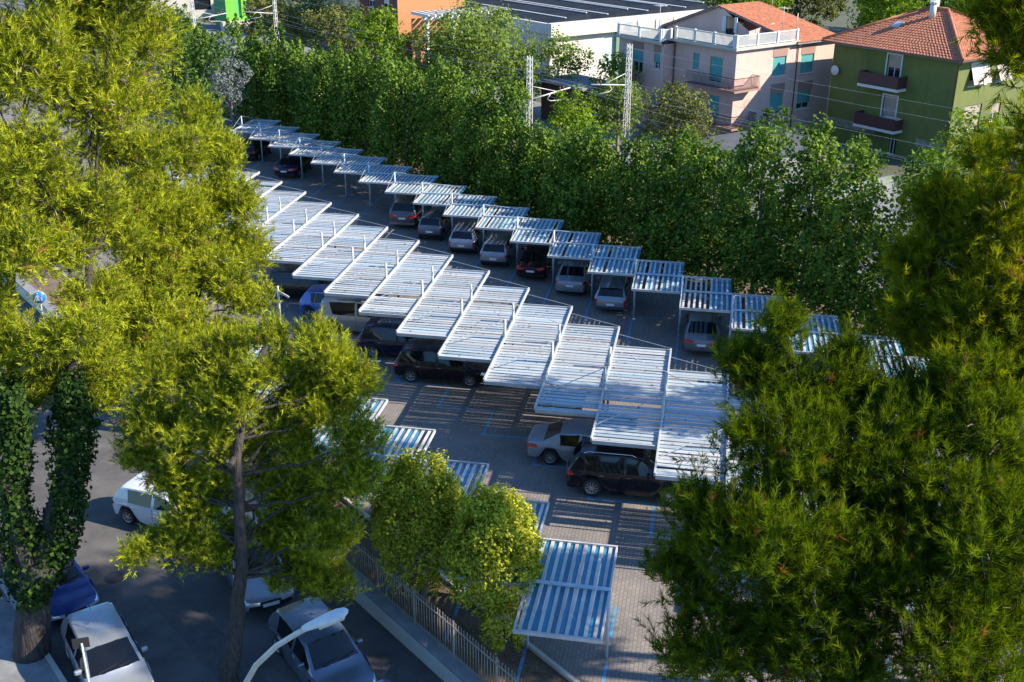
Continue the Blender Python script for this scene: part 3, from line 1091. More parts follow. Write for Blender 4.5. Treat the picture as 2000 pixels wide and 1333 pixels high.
class Face:
    """one outer wall: 'R' runs along local x at y=off, 'L' along local y at x=off"""
    def __init__(s, kind, off=0.0):
        s.k, s.o = kind, off

    def p(s, a, z, d=0.0):
        """d > 0 goes into the house"""
        return (a, s.o + d, z) if s.k == 'R' else (s.o + d, a, z)


def wall_with_openings(mb, F_, a0, a1, z0, z1, ops, depth=.22):
    As = sorted({a0, a1, *[v for o in ops for v in o[:2]]})
    Zs = sorted({z0, z1, *[v for o in ops for v in o[2:4]]})
    for i in range(len(As) - 1):
        for j in range(len(Zs) - 1):
            ca, cz = (As[i] + As[i + 1]) / 2, (Zs[j] + Zs[j + 1]) / 2
            if any(o[0] < ca < o[1] and o[2] < cz < o[3] for o in ops): continue
            mb.add([F_.p(As[i], Zs[j]), F_.p(As[i + 1], Zs[j]), F_.p(As[i + 1], Zs[j + 1]), F_.p(As[i], Zs[j + 1])], [(0, 1, 2, 3)])
    for a, b, c, d in ops:
        q = [(a, c), (b, c), (b, d), (a, d)]
        for n in range(4):
            (u1, v1), (u2, v2) = q[n], q[(n + 1) % 4]
            mb.add([F_.p(u1, v1), F_.p(u2, v2), F_.p(u2, v2, depth), F_.p(u1, v1, depth)], [(0, 1, 2, 3)])


def pbox(F_, a0, a1, z0, z1, d0, d1):
    mb = MB()
    p, q = F_.p(a0, z0, d0), F_.p(a1, z1, d1)
    c = [(p[i] + q[i]) / 2 for i in range(3)]
    d = [abs(p[i] - q[i]) for i in range(3)]
    return mb.box(c, d)


def window(root, F_, op, shut, close=1.0, sill=True, depth=.22, label=None, awning=False):
    """window or door in an opening: frame > pane, shutter, sill"""
    a, b, c, d = op
    fr = MB()
    t = .07
    for (u0, u1, v0, v1) in ((a, a + t, c, d), (b - t, b, c, d), (a + t, b - t, c, c + t), (a + t, b - t, d - t, d), ((a + b) / 2 - t / 2, (a + b) / 2 + t / 2, c + t, d - t)):
        p, q = F_.p(u0, v0, depth - .06), F_.p(u1, v1, depth - .01)
        fr.box([(p[i] + q[i]) / 2 for i in range(3)], [abs(p[i] - q[i]) for i in range(3)])
    wo_ = fr.obj('window', M_trimw, root)
    pbox(F_, a, b, c, d, depth - .02, depth + .02).obj('pane', M_pane, wo_)
    if shut is not None:
        if awning:                          # outward tilted awning shutter
            m = MB()
            p = [F_.p(a, d - .03, .05), F_.p(b, d - .03, .05), F_.p(b, c + .15, -.55), F_.p(a, c + .15, -.55)]
            p2 = [F_.p(a, d - .05, .08), F_.p(b, d - .05, .08), F_.p(b, c + .13, -.52), F_.p(a, c + .13, -.52)]
            m.add(p + p2, [(0, 1, 2, 3), (4, 7, 6, 5), (0, 4, 5, 1), (1, 5, 6, 2), (2, 6, 7, 3), (3, 7, 4, 0)])
            m.obj('shutter', shut, wo_)
        else:
            m = MB()
            z = d
            zb = d - (d - c) * close
            while z > zb + .02:             # roller slats
                p, q = F_.p(a + .03, max(zb, z - .14), depth - .13), F_.p(b - .03, z - .012, depth - .09)
                m.box([(p[i] + q[i]) / 2 for i in range(3)], [abs(p[i] - q[i]) for i in range(3)])
                z -= .14
            m.obj('shutter', shut, wo_)['kind'] = 'stuff'
    if sill: pbox(F_, a - .08, b + .08, c - .09, c - .005, -.09, depth - .08).obj('sill', M_trimw, wo_)
    return wo_


def tile_roof(root, planes, name='roof', thick=.12, course=.36):
    """each plane: eave a, eave b, ridge b, ridge a (local points); laid in stepped tile courses"""
    ro = None
    for n, (ea, eb, rb, ra) in enumerate(planes):
        ea, eb, rb, ra = map(Vector, (ea, eb, rb, ra))
        nrm = (eb - ea).cross(ra - ea)
        if nrm.length < 1e-6: nrm = (eb - ea).cross(rb - ea)
        nrm.normalize()
        if nrm.z < 0: nrm = -nrm
        L = (((ra + rb) / 2) - ((ea + eb) / 2)).length
        k = max(3, int(L / course))
        mb = MB()
        for i in range(k):
            t0, t1 = i / k, (i + 1) / k
            lo0, lo1 = ea.lerp(ra, t0), eb.lerp(rb, t0)
            hi0, hi1 = ea.lerp(ra, t1), eb.lerp(rb, t1)
            up = nrm * .075
            # each course is scalloped a little so the tile columns show
            wd = max(.3, (lo1 - lo0).length)
            nc = max(2, int(wd / .30))
            for q in range(nc):
                s0, s1 = q / nc, (q + 1) / nc
                sm = (s0 + s1) / 2
                h = [rnd.uniform(.8, 1.15) for _ in range(3)]
                v = [lo0.lerp(lo1, s0) + up * .45, lo0.lerp(lo1, sm) + up * 1.0 * h[1], lo0.lerp(lo1, s1) + up * .45,
                     hi0.lerp(hi1, s1) + up * .05, hi0.lerp(hi1, sm) + up * .55, hi0.lerp(hi1, s0) + up * .05,
                     lo0.lerp(lo1, s0) - up * .3, lo0.lerp(lo1, sm) - up * .3, lo0.lerp(lo1, s1) - up * .3]
                mb.add(v, [(0, 1, 4, 5), (1, 2, 3, 4), (6, 7, 1, 0), (7, 8, 2, 1)])
        po = mb.obj('roof_slope', M_tile, root if ro is None else root)
        po['kind'] = 'stuff'
        dk = MB()
        off = nrm * -.05
        dk.add([ea + off, eb + off, rb + off, ra + off, ea + off - Vector((0, 0, thick)), eb + off - Vector((0, 0, thick)), rb + off - Vector((0, 0, thick)), ra + off - Vector((0, 0, thick))],
               [(0, 1, 2, 3), (4, 7, 6, 5), (0, 4, 5, 1), (1, 5, 6, 2), (2, 6, 7, 3), (3, 7, 4, 0)])
        dk.obj('roof_deck', M_cgrey, root)


def railing(root, a, b, h=.95, bal=.13, post_every=2.6, name='balustrade'):
    a, b = Vector(a), Vector(b)
    L = (b - a).length
    d = (b - a) / L
    m = MB()
    m.bar(a + Vector((0, 0, h)), b + Vector((0, 0, h)), .11, .07)
    m.bar(a + Vector((0, 0, .10)), b + Vector((0, 0, .10)), .09, .06)
    ro = m.obj(name, M_trimw, root)
    n = max(1, round(L / post_every))
    for i in range(n + 1):
        MB().bar(a + d * (L * i / n), a + d * (L * i / n) + Vector((0, 0, h + .10)), .20).obj('pillar', M_trimw, ro)
    m = MB()
    for i in range(int(L / bal)):
        p = a + d * (bal * (i + .5))
        m.bar(p + Vector((0, 0, .12)), p + Vector((0, 0, h - .03)), .05)
    m.obj('baluster', M_trimw, ro)['kind'] = 'stuff'


def iron_balcony(root, pts, z, slab):
    """slab polygon in local xy, railing along pts"""
    m = MB()
    n = len(slab)
    m.add([(x, y, z) for x, y in slab] + [(x, y, z - .16) for x, y in slab], [tuple(range(n)), tuple(range(2 * n - 1, n - 1, -1))] + [(i, (i + 1) % n, n + (i + 1) % n, n + i) for i in range(n)])
    bo = m.obj('balcony', M_pinkd, root)
    r_ = MB()
    for (x0, y0), (x1, y1) in zip(pts[:-1], pts[1:]):
        a, b = Vector((x0, y0, z)), Vector((x1, y1, z))
        r_.bar(a + Vector((0, 0, 1.0)), b + Vector((0, 0, 1.0)), .05)
        r_.bar(a + Vector((0, 0, .08)), b + Vector((0, 0, .08)), .03)
        L = (b - a).length
        k = int(L / .14)
        for i in range(k + 1):
            p = a + (b - a) * (i / k)
            r_.bar(p, p + Vector((0, 0, 1.0)), .022)
    r_.obj('railing', M_blackp, bo)['kind'] = 'stuff'


# ---- pink house
pk = house_root('apartment_house', (18.63, 93.97), 53.5, 'pink three-storey house with teal shutters, roof terrace and tiled roof')
FR, FL, FL1 = Face('R'), Face('L'), Face('L', -1.3)
opsR = [(4.62, 6.35, 5.35, 6.95), (8.30, 10.05, 5.25, 6.85), (4.70, 6.40, 2.25, 3.80), (8.30, 10.15, 2.05, 3.65)]
opsL = [(1.5, 2.95, 4.95, 7.12), (4.25, 5.0, 5.75, 7.15), (1.55, 2.95, 1.9, 3.88), (4.25, 5.0, 2.55, 3.92)]
opsL1 = [(7.75, 8.55, 5.45, 6.85), (9.95, 11.35, 4.85, 6.8), (7.75, 8.55, 2.3, 3.7)]
mb = MB()
wall_with_openings(mb, FR, 0, 12.7, -.1, 7.95, opsR)
wall_with_openings(mb, FL, 0, 7.35, -.1, 7.95, opsL)
wall_with_openings(mb, FL1, 7.35, 13.2, -.1, 7.7, opsL1)
mb.add([(-1.3, 7.35, -.1), (0, 7.35, -.1), (0, 7.35, 7.7), (-1.3, 7.35, 7.7)], [(0, 1, 2, 3)])
mb.add([(12.7, 0, -.1), (12.7, 13.2, -.1), (12.7, 13.2, 7.95), (12.7, 0, 7.95)], [(0, 1, 2, 3)])
mb.add([(-1.3, 13.2, -.1), (12.7, 13.2, -.1), (12.7, 13.2, 7.7), (-1.3, 13.2, 7.7)], [(0, 1, 2, 3)])
mb.obj('wall', M_pink, pk)
for n, op in enumerate(opsR):
    window(pk, FR, op, M_teal, (.98, 1.0, 1.0, .68)[n])
    pbox(FR, op[0] - .05, op[1] + .05, op[3] + .03, op[3] + .85, -.03, .03).obj('window_panel', M_pinkd, pk)
for n, op in enumerate(opsL): window(pk, FL, op, M_teal, (.90, .95, 1.0, 1.0)[n], sill=n % 2 == 1)
for n, op in enumerate(opsL1): window(pk, FL1, op, M_teal, (.60, .55, .8)[n], sill=n != 1)
for (a, b) in ((7.75, 8.55), (9.95, 11.35)):
    pbox(FL1, a - .05, b + .05, 6.9, 7.5, -.03, .03).obj('window_panel', M_pinkd, pk)
# terrace slab, cornice
m = MB()
m.box((3.55, 3.55, 8.06), (8.0, 7.6, .20))
m.box((2.85, 10.3, 7.82), (9.0, 6.1, .22))
m.obj('terrace', M_slate, pk)
m = MB()
m.box((3.55, -.30, 8.06), (8.1, .12, .26))
m.box((-.50, 3.4, 8.06), (.10, 7.7, .26))
m.box((-1.72, 10.3, 7.82), (.10, 6.0, .26))
m.obj('cornice', M_conc, pk)
railing(pk, (-.25, -.15, 8.16), (7.25, -.15, 8.16))
railing(pk, (-.30, 0.05, 8.16), (-.30, 7.0, 8.16))
railing(pk, (-1.55, 7.55, 7.93), (-1.55, 13.1, 7.93))
railing(pk, (-1.4, 7.5, 7.93), (-.4, 7.5, 7.93))
railing(pk, (-1.4, 13.2, 7.93), (5.5, 13.2, 7.93))
# attic behind the terrace
m = MB()
gy0, gx0 = 2.6, 4.2
m.add([(gx0, gy0, 8.0), (gx0, 12.9, 8.0), (gx0, 12.9, 8.5), (gx0, 6.2, 10.65), (gx0, gy0, 8.9),
       ], [(0, 1, 2, 3, 4)])
m.add([(gx0, gy0, 8.0), (7.4, gy0, 8.0), (7.4, gy0, 9.4), (gx0, gy0, 8.9)], [(0, 1, 2, 3)])
m.add([(7.4, -.0, 7.9), (7.4, gy0, 7.9), (7.4, 6.2, 8.0), (7.4, 6.2, 10.65), (7.4, 0, 8.3)], [(0, 1, 2, 3, 4)])
at = m.obj('attic', M_pink, pk)
pbox(Face('L', gx0 - .02), 4.3, 5.3, 8.05, 9.9, -.04, .05).obj('attic_door', M_pane, pk)
pbox(Face('L', gx0 - .02), 4.0, 4.3, 8.6, 9.9, -.09, -.03).obj('shutter', M_trimw, pk)
pbox(Face('L', gx0 - .02), 5.3, 5.75, 8.6, 9.9, -.09, -.03).obj('shutter', M_trimw, pk)
rz_ = 10.75
tile_roof(pk, [((7.1, -.5, 8.05), (13.2, -.5, 8.05), (9.6, 6.4, rz_), (4.0, 6.4, rz_)),
               ((13.2, -.5, 8.05), (13.2, 13.6, 8.05), (9.6, 6.5, rz_), (9.6, 6.3, rz_)),
               ((13.2, 13.6, 8.05), (3.9, 13.6, 8.2), (3.9, 6.4, rz_), (9.6, 6.4, rz_))])
for x, y, h in ((9.2, 1.6, 9.0), (10.2, 5.5, 10.3)):
    MB().tube([(x, y, h - .3), (x, y, h + 1.2)], .035, 6).obj('vent_pipe', M_galv, pk)
for x, y, h in ((6.6, 1.0, 8.4), (1.5, 11, 8.0), (8.3, 6.4, 10.7)):
    m = MB()
    m.tube([(x, y, h), (x, y, h + 2.6)], .022, 5)
    for q in range(5): m.bar((x - .45, y - .5 + .22 * q, h + 2.45), (x + .45, y - .5 + .22 * q, h + 2.45), .014)
    m.bar((x, y - .6, h + 2.45), (x, y + .6, h + 2.45), .016)
    m.obj('aerial', M_galv, pk)
MB().tube([(-.05, 7.25, 7.6), (-.05, 7.25, .2)], .05, 6).obj('drainpipe', M_gut, pk)
MB().tube([(7.3, -.35, 8.0), (7.7, -.08, 7.5), (7.7, -.08, .2)], .05, 6).obj('drainpipe', M_gut, pk)
iron_balcony(pk, [(-.9, 4.8), (-.9, -.9), (2.1, -.9), (2.1, -.05)], 4.75, [(-1.0, 4.9), (-1.0, -1.0), (2.2, -1.0), (2.2, -.01), (-.01, -.01), (-.01, 4.9)])
iron_balcony(pk, [(-.9, 4.8), (-.9, -.9), (2.1, -.9), (2.1, -.05)], 1.6, [(-1.0, 4.9), (-1.0, -1.0), (2.2, -1.0), (2.2, -.01), (-.01, -.01), (-.01, 4.9)])

# ---- green house
gr = house_root('apartment_house', (34.4, 86.7), 55, 'olive green house with hipped tile roof and maroon balconies')
opsL = [(5.2, 6.55, 5.55, 8.0), (5.1, 6.45, 2.25, 4.72), (4.6, 5.3, -.05, 1.3)]
opsR = [(1.65, 4.0, 6.2, 8.0), (5.2, 6.8, 6.2, 7.6), (1.75, 4.05, 2.75, 4.6), (5.4, 6.7, 3.0, 4.45)]
mb = MB()
wall_with_openings(mb, FL, 0, 12.1, -.1, 8.5, opsL)
wall_with_openings(mb, FR, 0, 11, -.1, 8.5, opsR)
mb.add([(11, 0, -.1), (11, 12.1, -.1), (11, 12.1, 8.5), (11, 0, 8.5)], [(0, 1, 2, 3)])
mb.add([(0, 12.1, -.1), (11, 12.1, -.1), (11, 12.1, 8.5), (0, 12.1, 8.5)], [(0, 1, 2, 3)])
mb.obj('wall', M_green, gr)
window(gr, FL, opsL[0], M_beige, .42, sill=False)
window(gr, FL, opsL[1], M_beige, .95, sill=False)
window(gr, FL, opsL[2], None, sill=False)
for op in opsL[:2]:
    s_ = MB()
    for (a, b, c, d) in ((op[0] - .12, op[0], op[2], op[3] + .12), (op[1], op[1] + .12, op[2], op[3] + .12), (op[0], op[1], op[3], op[3] + .12)):
        p, q = FL.p(a, c, -.04), FL.p(b, d, .05)
        s_.box([(p[i] + q[i]) / 2 for i in range(3)], [abs(p[i] - q[i]) for i in range(3)])
    s_.obj('door_surround', M_trimw, gr)
for n, op in enumerate(opsR):
    window(gr, FR, op, mat('pale_awning', (0.47, 0.40, 0.36), .7) if n < 2 else M_beige, (1, 1, .95, .6)[n], awning=n < 2)
for z, yy in ((5.4, (4.4, 8.35)), (2.05, (4.2, 8.25))):
    m = MB()
    m.box((-.6, sum(yy) / 2, z), (1.2, yy[1] - yy[0], .22))
    b = m.obj('balcony', M_trimw, gr)
    m = MB()
    m.box((-1.17, sum(yy) / 2, z + .62), (.05, yy[1] - yy[0] - .05, .95))
    m.box((-.6, yy[0] + .03, z + .62), (1.12, .05, .95))
    m.box((-.6, yy[1] - .03, z + .62), (1.12, .05, .95))
    m.obj('balcony_panel', M_maroon, b)
pbox(FL, 6.9, 12.05, 1.35, 2.0, -.025, .01).obj('plaster_band', M_peel, gr)
pbox(FL, .1, 2.8, 1.1, 1.75, -.025, .01).obj('plaster_band', M_peel, gr)
m = MB()
m.box((-.65, 4.9, 3.1), (.9, 1.5, .05))
m.obj('drying_rack', M_trimw, gr)
rt = 11.2
e0 = 8.42
tile_roof(gr, [((-.75, -.75, e0), (-.75, 12.85, e0), (5.5, 7.2, rt), (5.5, 5.4, rt)),
               ((-.75, -.75, e0), (11.75, -.75, e0), (5.5, 5.4, rt), (5.5, 5.4, rt)),
               ((11.75, -.75, e0), (11.75, 12.85, e0), (5.5, 7.2, rt), (5.5, 5.4, rt)),
               ((-.75, 12.85, e0), (11.75, 12.85, e0), (5.5, 7.2, rt), (5.5, 7.2, rt))])
m = MB()
m.tube([(-.75, -.75, e0 + .09), (5.5, 5.4, rt + .09)], .13, 8)
m.tube([(5.5, 5.4, rt + .09), (5.5, 7.2, rt + .09)], .13, 8)
m.tube([(11.75, -.75, e0 + .09), (5.5, 5.4, rt + .09)], .13, 8)
m.tube([(-.75, 12.85, e0 + .09), (5.5, 7.2, rt + .09)], .13, 8)
m.obj('ridge_tiles', M_tile, gr)
m = MB()
m.bar((-.82, -.9, e0 - .02), (-.82, 12.9, e0 - .02), .14, .13)
m.bar((-.9, -.82, e0 - .02), (11.8, -.82, e0 - .02), .14, .13)
m.obj('gutter', M_gut, gr)
MB().tube([(-.6, -.6, 8.3), (-.07, -.07, 7.7), (-.07, -.07, .2)], .06, 6).obj('drainpipe', M_gut, gr)
m = MB()
m.tube([(4.3, 6.0, 10.6), (4.3, 6.0, 11.75)], .26, 10)
m.tube([(4.3, 6.0, 11.75), (4.3, 6.0, 11.95)], .36, 10)
m.obj('chimney', M_trimw, gr)
m = MB()
m.box((5.6, 6.8, 11.6), (.5, .5, .9))
m.obj('chimney', M_trimw, gr)
m = MB()
m.box((2.6, 8.0, 10.0), (.9, .7, .10), M=Matrix.Rotation(R(-24), 3, 'Y'))
m.obj('skylight', M_galv, gr)
m = MB()
m.lathe([(.01, 0), (.28, .03), (.42, .12)], 14, 'X', (-.35, 11.6, 6.0))
m.obj('satellite_dish', M_trimw, gr)
m = MB()
m.tube([(3.2, 5.2, 10.2), (3.2, 5.2, 12.6)], .02, 5)
for q in range(4): m.bar((2.8, 5.0 + .2 * q, 12.4), (3.6, 5.0 + .2 * q, 12.4), .014)
m.obj('aerial', M_galv, gr)

# ---- white hall with dark roof
wh = house_root('industrial_hall', (3.9, 121.0), 53.5, 'white industrial hall with long dark roof and pale rooflight strips')
ops = [(9.4, 12.0, 1.0, 4.9), (7.6, 9.2, 1.2, 4.7)]
mb = MB()
wall_with_openings(mb, FR, 0, 24, -.1, 5.6, ops, .5)
mb.add([(0, 0, -.1), (0, 75, -.1), (0, 75, 6.0), (0, 0, 6.0)], [(0, 1, 2, 3)])
mb.obj('wall', M_cream, wh)
pbox(FR, -.4, 24, 5.3, 6.75, -.7, .02).obj('fascia', M_cream, wh)
pbox(FL, .05, 75, 5.6, 6.7, -.4, -.02).obj('fascia', M_cream, wh)
pbox(FR, 9.4, 12.0, 1.0, 4.9, .48, .55).obj('loading_door', M_dark, wh)
pbox(FR, 7.6, 9.2, 1.2, 4.7, .1, .2).obj('loading_door', mat('pale_green_panel', (.42, .55, .48), .5), wh)
for a in (9.25, 12.05): pbox(FR, a, a + .45, .0, 5.2, -.25, .0).obj('pillar', mat('green_pillar', (.12, .22, .14), .6), wh)
for k in range(4):                          # shed roof bays: rise from the eave then drop to a rooflight strip
    x0, x1 = k * 6.0, k * 6.0 + 5.6
    m = MB()
    m.add([(x0, .2, 6.7), (x1, .2, 7.35), (x1, 75, 7.35), (x0, 75, 6.7)], [(0, 1, 2, 3)])
    m.add([(x1, .2, 7.35), (x1 + .4, .2, 6.7), (x1, .2, 6.6), (x0, .2, 6.6), (x0, .2, 6.7)], [(0, 1, 2, 3, 4)])
    m.obj('roof_bay', M_slate, wh)
    m = MB()
    m.add([(x1 + .004, .2, 7.35), (x1 + .4, .2, 6.72), (x1 + .4, 75, 6.72), (x1 + .004, 75, 7.35)], [(0, 1, 2, 3)])
    m.obj('rooflight', M_galv, wh)
    MB().box((x0 + 2.6, 37.6, 7.06), (.16, 74, .08), M=Matrix.Rotation(-.115, 3, 'Y')).obj('rooflight', M_trimw, wh)
    MB().box((x1 - .1, 37.6, 7.42), (.16, 74, .10)).obj('ridge_cap', M_trimw, wh)

# ---- other buildings far behind
ob = house_root('office_building', (-13.3, 131.0), 57, 'orange and red-brick building behind the bushy trees')
mb = MB()
wall_with_openings(mb, FR, 0, 9, -.1, 13, [(2.2, 3.4, 8.2, 10.2), (5.2, 6.4, 8.2, 10.2)])
mb.obj('wall', M_orange, ob)
mb = MB()
wall_with_openings(mb, FL, 0, 10, -.1, 13, [(2.0, 3.6, 6.6, 9.4), (6.0, 7.6, 6.6, 9.4)])
mb.obj('brick_wall', M_brick, ob)
window(ob, FL, (2.0, 3.6, 6.6, 9.4), M_trimw, .75)
window(ob, FL, (6.0, 7.6, 6.6, 9.4), M_trimw, .75)
window(ob, FR, (2.2, 3.4, 8.2, 10.2), None)
window(ob, FR, (5.2, 6.4, 8.2, 10.2), None)
MB().box((4.6, 5.1, 13.05), (9.6, 10.6, .3)).obj('roof', M_cgrey, ob)
pbox(FR, 0, 9, 0, 4.2, -.06, .0).obj('plinth', M_brick, ob)

pg = empty('pergola', (-9.6, 126.5, 0), R(33))
tag(pg, 'white concrete pergola with many rafters beside the orange building', 'pergola')
for x in (0, 3.4, 6.8, 10.2):
    MB().box((x, 0, 3.2), (.35, .35, 6.4)).obj('post', M_trimw, pg)
MB().box((5.1, 0, 6.5), (11.2, .3, .4)).obj('beam', M_trimw, pg)
for k in range(14): MB().box((-.3 + k * .85, 1.0, 6.85), (.22, 4.0, .32)).obj('rafter', M_trimw, pg)
MB().box((5.1, 2.9, 3.1), (11.0, .25, 6.2)).obj('back_wall', M_orange, pg)

lb = house_root('lime_building', (-41.8, 166.0), 62, 'bright lime green building beyond the trees')
mb = MB()
wall_with_openings(mb, FR, 0, 5.0, -.1, 14, [(1.2, 2.3, 1.6, 5.2)], .35)
mb.obj('wall', M_lime, lb)
mb = MB()
wall_with_openings(mb, FL, 0, 7, -.1, 14, [])
mb.obj('side_wall', mat('shaded_green_render', (.03, .22, .06), .8), lb)  # side away from the sun, its shade put into the darker green
pbox(FR, 1.2, 2.3, 1.6, 5.2, .25, .35).obj('door', mat('green_door', (.12, .42, .10), .6), lb)
pbox(FR, 5.0, 8.0, -.1, 14, .8, 1.2).obj('rear_wing', mat('shaded_green_render', (.03, .22, .06), .8), lb)
MB().box((2.5, 3.5, 14.1), (5.4, 7.4, .3)).obj('roof', M_cgrey, lb)
pbox(FR, -1.0, 7.0, -.1, 1.3, -1.6, -.1).obj('loading_ramp', M_conc, lb)

yb = house_root('yellow_house', (-25.5, 158.0), 57, 'cream and yellow house glimpsed between far trees')
mb = MB()
wall_with_openings(mb, FR, 0, 8.0, -.1, 9, [(3, 4.2, 5, 6.6)])
wall_with_openings(mb, FL, 0, 6.0, -.1, 9, [(2, 3.2, 5, 6.6)])
mb.obj('wall', M_yell, yb)
window(yb, FR, (3, 4.2, 5, 6.6), M_beige, .7)
window(yb, FL, (2, 3.2, 5, 6.6), M_beige, .7)
tile_roof(yb, [((-.5, -.5, 9), (8.5, -.5, 9), (6, 3, 11), (2, 3, 11)), ((-.5, 6.5, 9), (-.5, -.5, 9), (2, 3, 11), (2, 3.01, 11)), ((8.5, -.5, 9), (8.5, 6.5, 9), (6, 3, 11), (6, 3, 11))], course=.6)

hb = house_root('warehouse', (-62, 176.0), 70, 'low pale warehouse with pink gable at the far edge')
mb = MB()
wall_with_openings(mb, FR, 0, 26, -.1, 4.2, [(4, 6, 0, 2.6), (12, 15, 1.2, 2.8)])
mb.obj('wall', M_cream, hb)
MB().box((13, 4, 4.4), (27, 9, .4)).obj('roof', M_trimw, hb)
pbox(FR, 4, 6, 0, 2.6, .15, .25).obj('door', M_pinkd, hb)
pbox(FR, 12, 15, 1.2, 2.8, .15, .25).obj('window_band', M_pane, hb)

# ---- sheds in the yard before the pink house
sh = house_root('shed', (17.2, 80.6), 57, 'flat grey shed roof in the yard before the pink house', 'shed')
mb = MB()
wall_with_openings(mb, FR, 0, 9, -.05, 1.9, [(1.0, 2.0, 0, 1.7)])
wall_with_openings(mb, FL, 0, 6, -.05, 1.9, [])
mb.obj('wall', M_cgrey, sh)
MB().box((4.5, 3.2, 2.0), (9.6, 7.2, .16)).obj('roof', mat('shed_roof_sheet', (0.085, 0.09, 0.10), 0.8, col2=(0.055, 0.06, 0.07), nscale=0.8), sh)  # dark grey roof colour stands in for shade from trees and house
pbox(FR, 1.0, 2.0, 0, 1.7, .1, .18).obj('door', M_galv, sh)
gw = MB()
gw.bar((22.0, 74.0, .75), (27.5, 78.0, .75), .25, 1.5)
tag(gw.obj('garden_wall', M_cgrey), 'weathered grey garden wall between hedge trees and the green house', 'wall')
ms = house_root('railway_hut', (6.2, 99.5), 53.5, 'maroon hut glimpsed between trees behind the catenary masts', 'hut')
mb = MB()
wall_with_openings(mb, FR, 0, 4, -.05, 3.6, [(1.2, 2.2, 1.2, 2.4)])
wall_with_openings(mb, FL, 0, 6, -.05, 3.6, [(2, 3, 1.2, 2.4)])
mb.obj('wall', M_maroon, ms)
window(ms, FR, (1.2, 2.2, 1.2, 2.4), None)
window(ms, FL, (2, 3, 1.2, 2.4), None)
MB().box((2, 3, 3.7), (4.6, 6.6, .2)).obj('roof', M_cgrey, ms)

# ------------------------------------------------------------------ railway catenary
def lattice_mast(p, arm, label, h=9.4):
    o = empty('catenary_mast', (p[0], p[1], 0.1), math.atan2(EV[1], EV[0]))
    tag(o, label, 'mast', 'railway catenary masts')
    w0, w1 = .24, .17
    for sx in (-1, 1):
        for sy in (-1, 1):
            MB().bar((sx * w0, sy * w0 * .6, 0), (sx * w1, sy * w1 * .6, h), .055).obj('leg', M_galv, o)
    m = MB()
    n = 22
    for i in range(n):
        z0, z1 = h * i / n, h * (i + 1) / n
        f = lambda z: w0 + (w1 - w0) * z / h
        a, b = f(z0), f(z1)
        s = 1 if i % 2 else -1
        for sy in (-1, 1): m.bar((s * a, sy * a * .6, z0), (-s * b, sy * b * .6, z1), .032)
        for sx in (-1, 1): m.bar((sx * a, s * a * .6, z0), (sx * b, -s * b * .6, z1), .032)
    m.obj('lacing', M_galv, o)['kind'] = 'stuff'
    d = arm                                  # +1: arm reaches to the far side (+local y), -1: back
    m = MB()
    m.tube([(0, 0, 6.3), (0, d * 3.9, 6.75)], .055, 6)
    m.tube([(0, 0, 7.3), (0, d * 2.6, 6.62)], .03, 6)
    m.tube([(0, d * 2.0, 6.5), (0, d * 1.7, 6.15), (0, d * 2.0, 6.0), (0, d * 3.1, 5.95)], .03, 6)
    co = m.obj('cantilever', M_galv, o)
    m = MB()
    for q in range(2):
        m.lathe([(.03, 0), (.09, .04), (.03, .09), (.09, .14), (.03, .19), (.09, .24), (.02, .30)], 8, 'Z', (0, d * (2.9 + .35 * q), 6.62))
    m.obj('insulator', mat('brown_insulator', (.18, .07, .05), .3), co)
    return o


T0 = float((np.array([1.14, 80.0]) - O_) @ EV)
spots = [(T0, 36.6, 1, 'near lattice mast with rail arm reaching towards the houses'), (T0, 46.5, -1, 'lattice mast before the pink house with arm reaching to the tracks'),
         (T0 - 57.9, 36.6, 1, 'thin far mast beside the warehouse, partly behind trees'), (T0 - 57.9, 46.5, -1, 'far lattice mast beside the lime green building')]
for t, m_, a, lb_ in spots: lattice_mast(tm(t, m_), a, lb_)
wn = 0
for m_, zs_ in ((39.7, (6.1, 6.1)), (43.4, (6.1, 6.1)), (39.7, (7.25, 7.25)), (43.4, (7.25, 7.25)), (36.6, (9.2, 9.2)), (46.5, (9.2, 9.2)), (36.6, (8.4, 8.4)), (46.5, (8.4, 8.4))):
    mbw = MB()
    for t0, t1 in ((T0 - 57.9, T0), (T0, T0 + 58)):
        pts = []
        for k in range(13):
            f = k / 12
            sag = (1.1 if zs_[0] in (7.25,) else .35 if zs_[0] > 8 else .05) * 4 * f * (1 - f)
            pts.append(tm(t0 + (t1 - t0) * f, m_, zs_[0] - sag))
        mbw.tube(pts, .009, 4, cap=False)
    nm = {6.1: 'contact', 7.25: 'carrier', 9.2: 'top feeder', 8.4: 'lower feeder'}[zs_[0]]
    sd = 'near' if m_ < 41 else 'far'
    ow = mbw.obj('overhead_wire', M_galv)
    tag(ow, '%s wire of the %s railway track strung between the lattice masts' % (nm, sd), 'wire', 'overhead railway wires')
rl = 0
for mt in (39.7, 43.4):
    for off in (-.72, .72):
        mbr = MB()
        mbr.bar(tm(-190, mt + off, .24), tm(60, mt + off, .24), .07, .16)
        tag(mbr.obj('rail', M_galv), kind='structure')

# ------------------------------------------------------------------ trees
rng = np.random.default_rng(11)


def unit(v):
    return v / np.maximum(np.linalg.norm(v, axis=-1, keepdims=True), 1e-9)


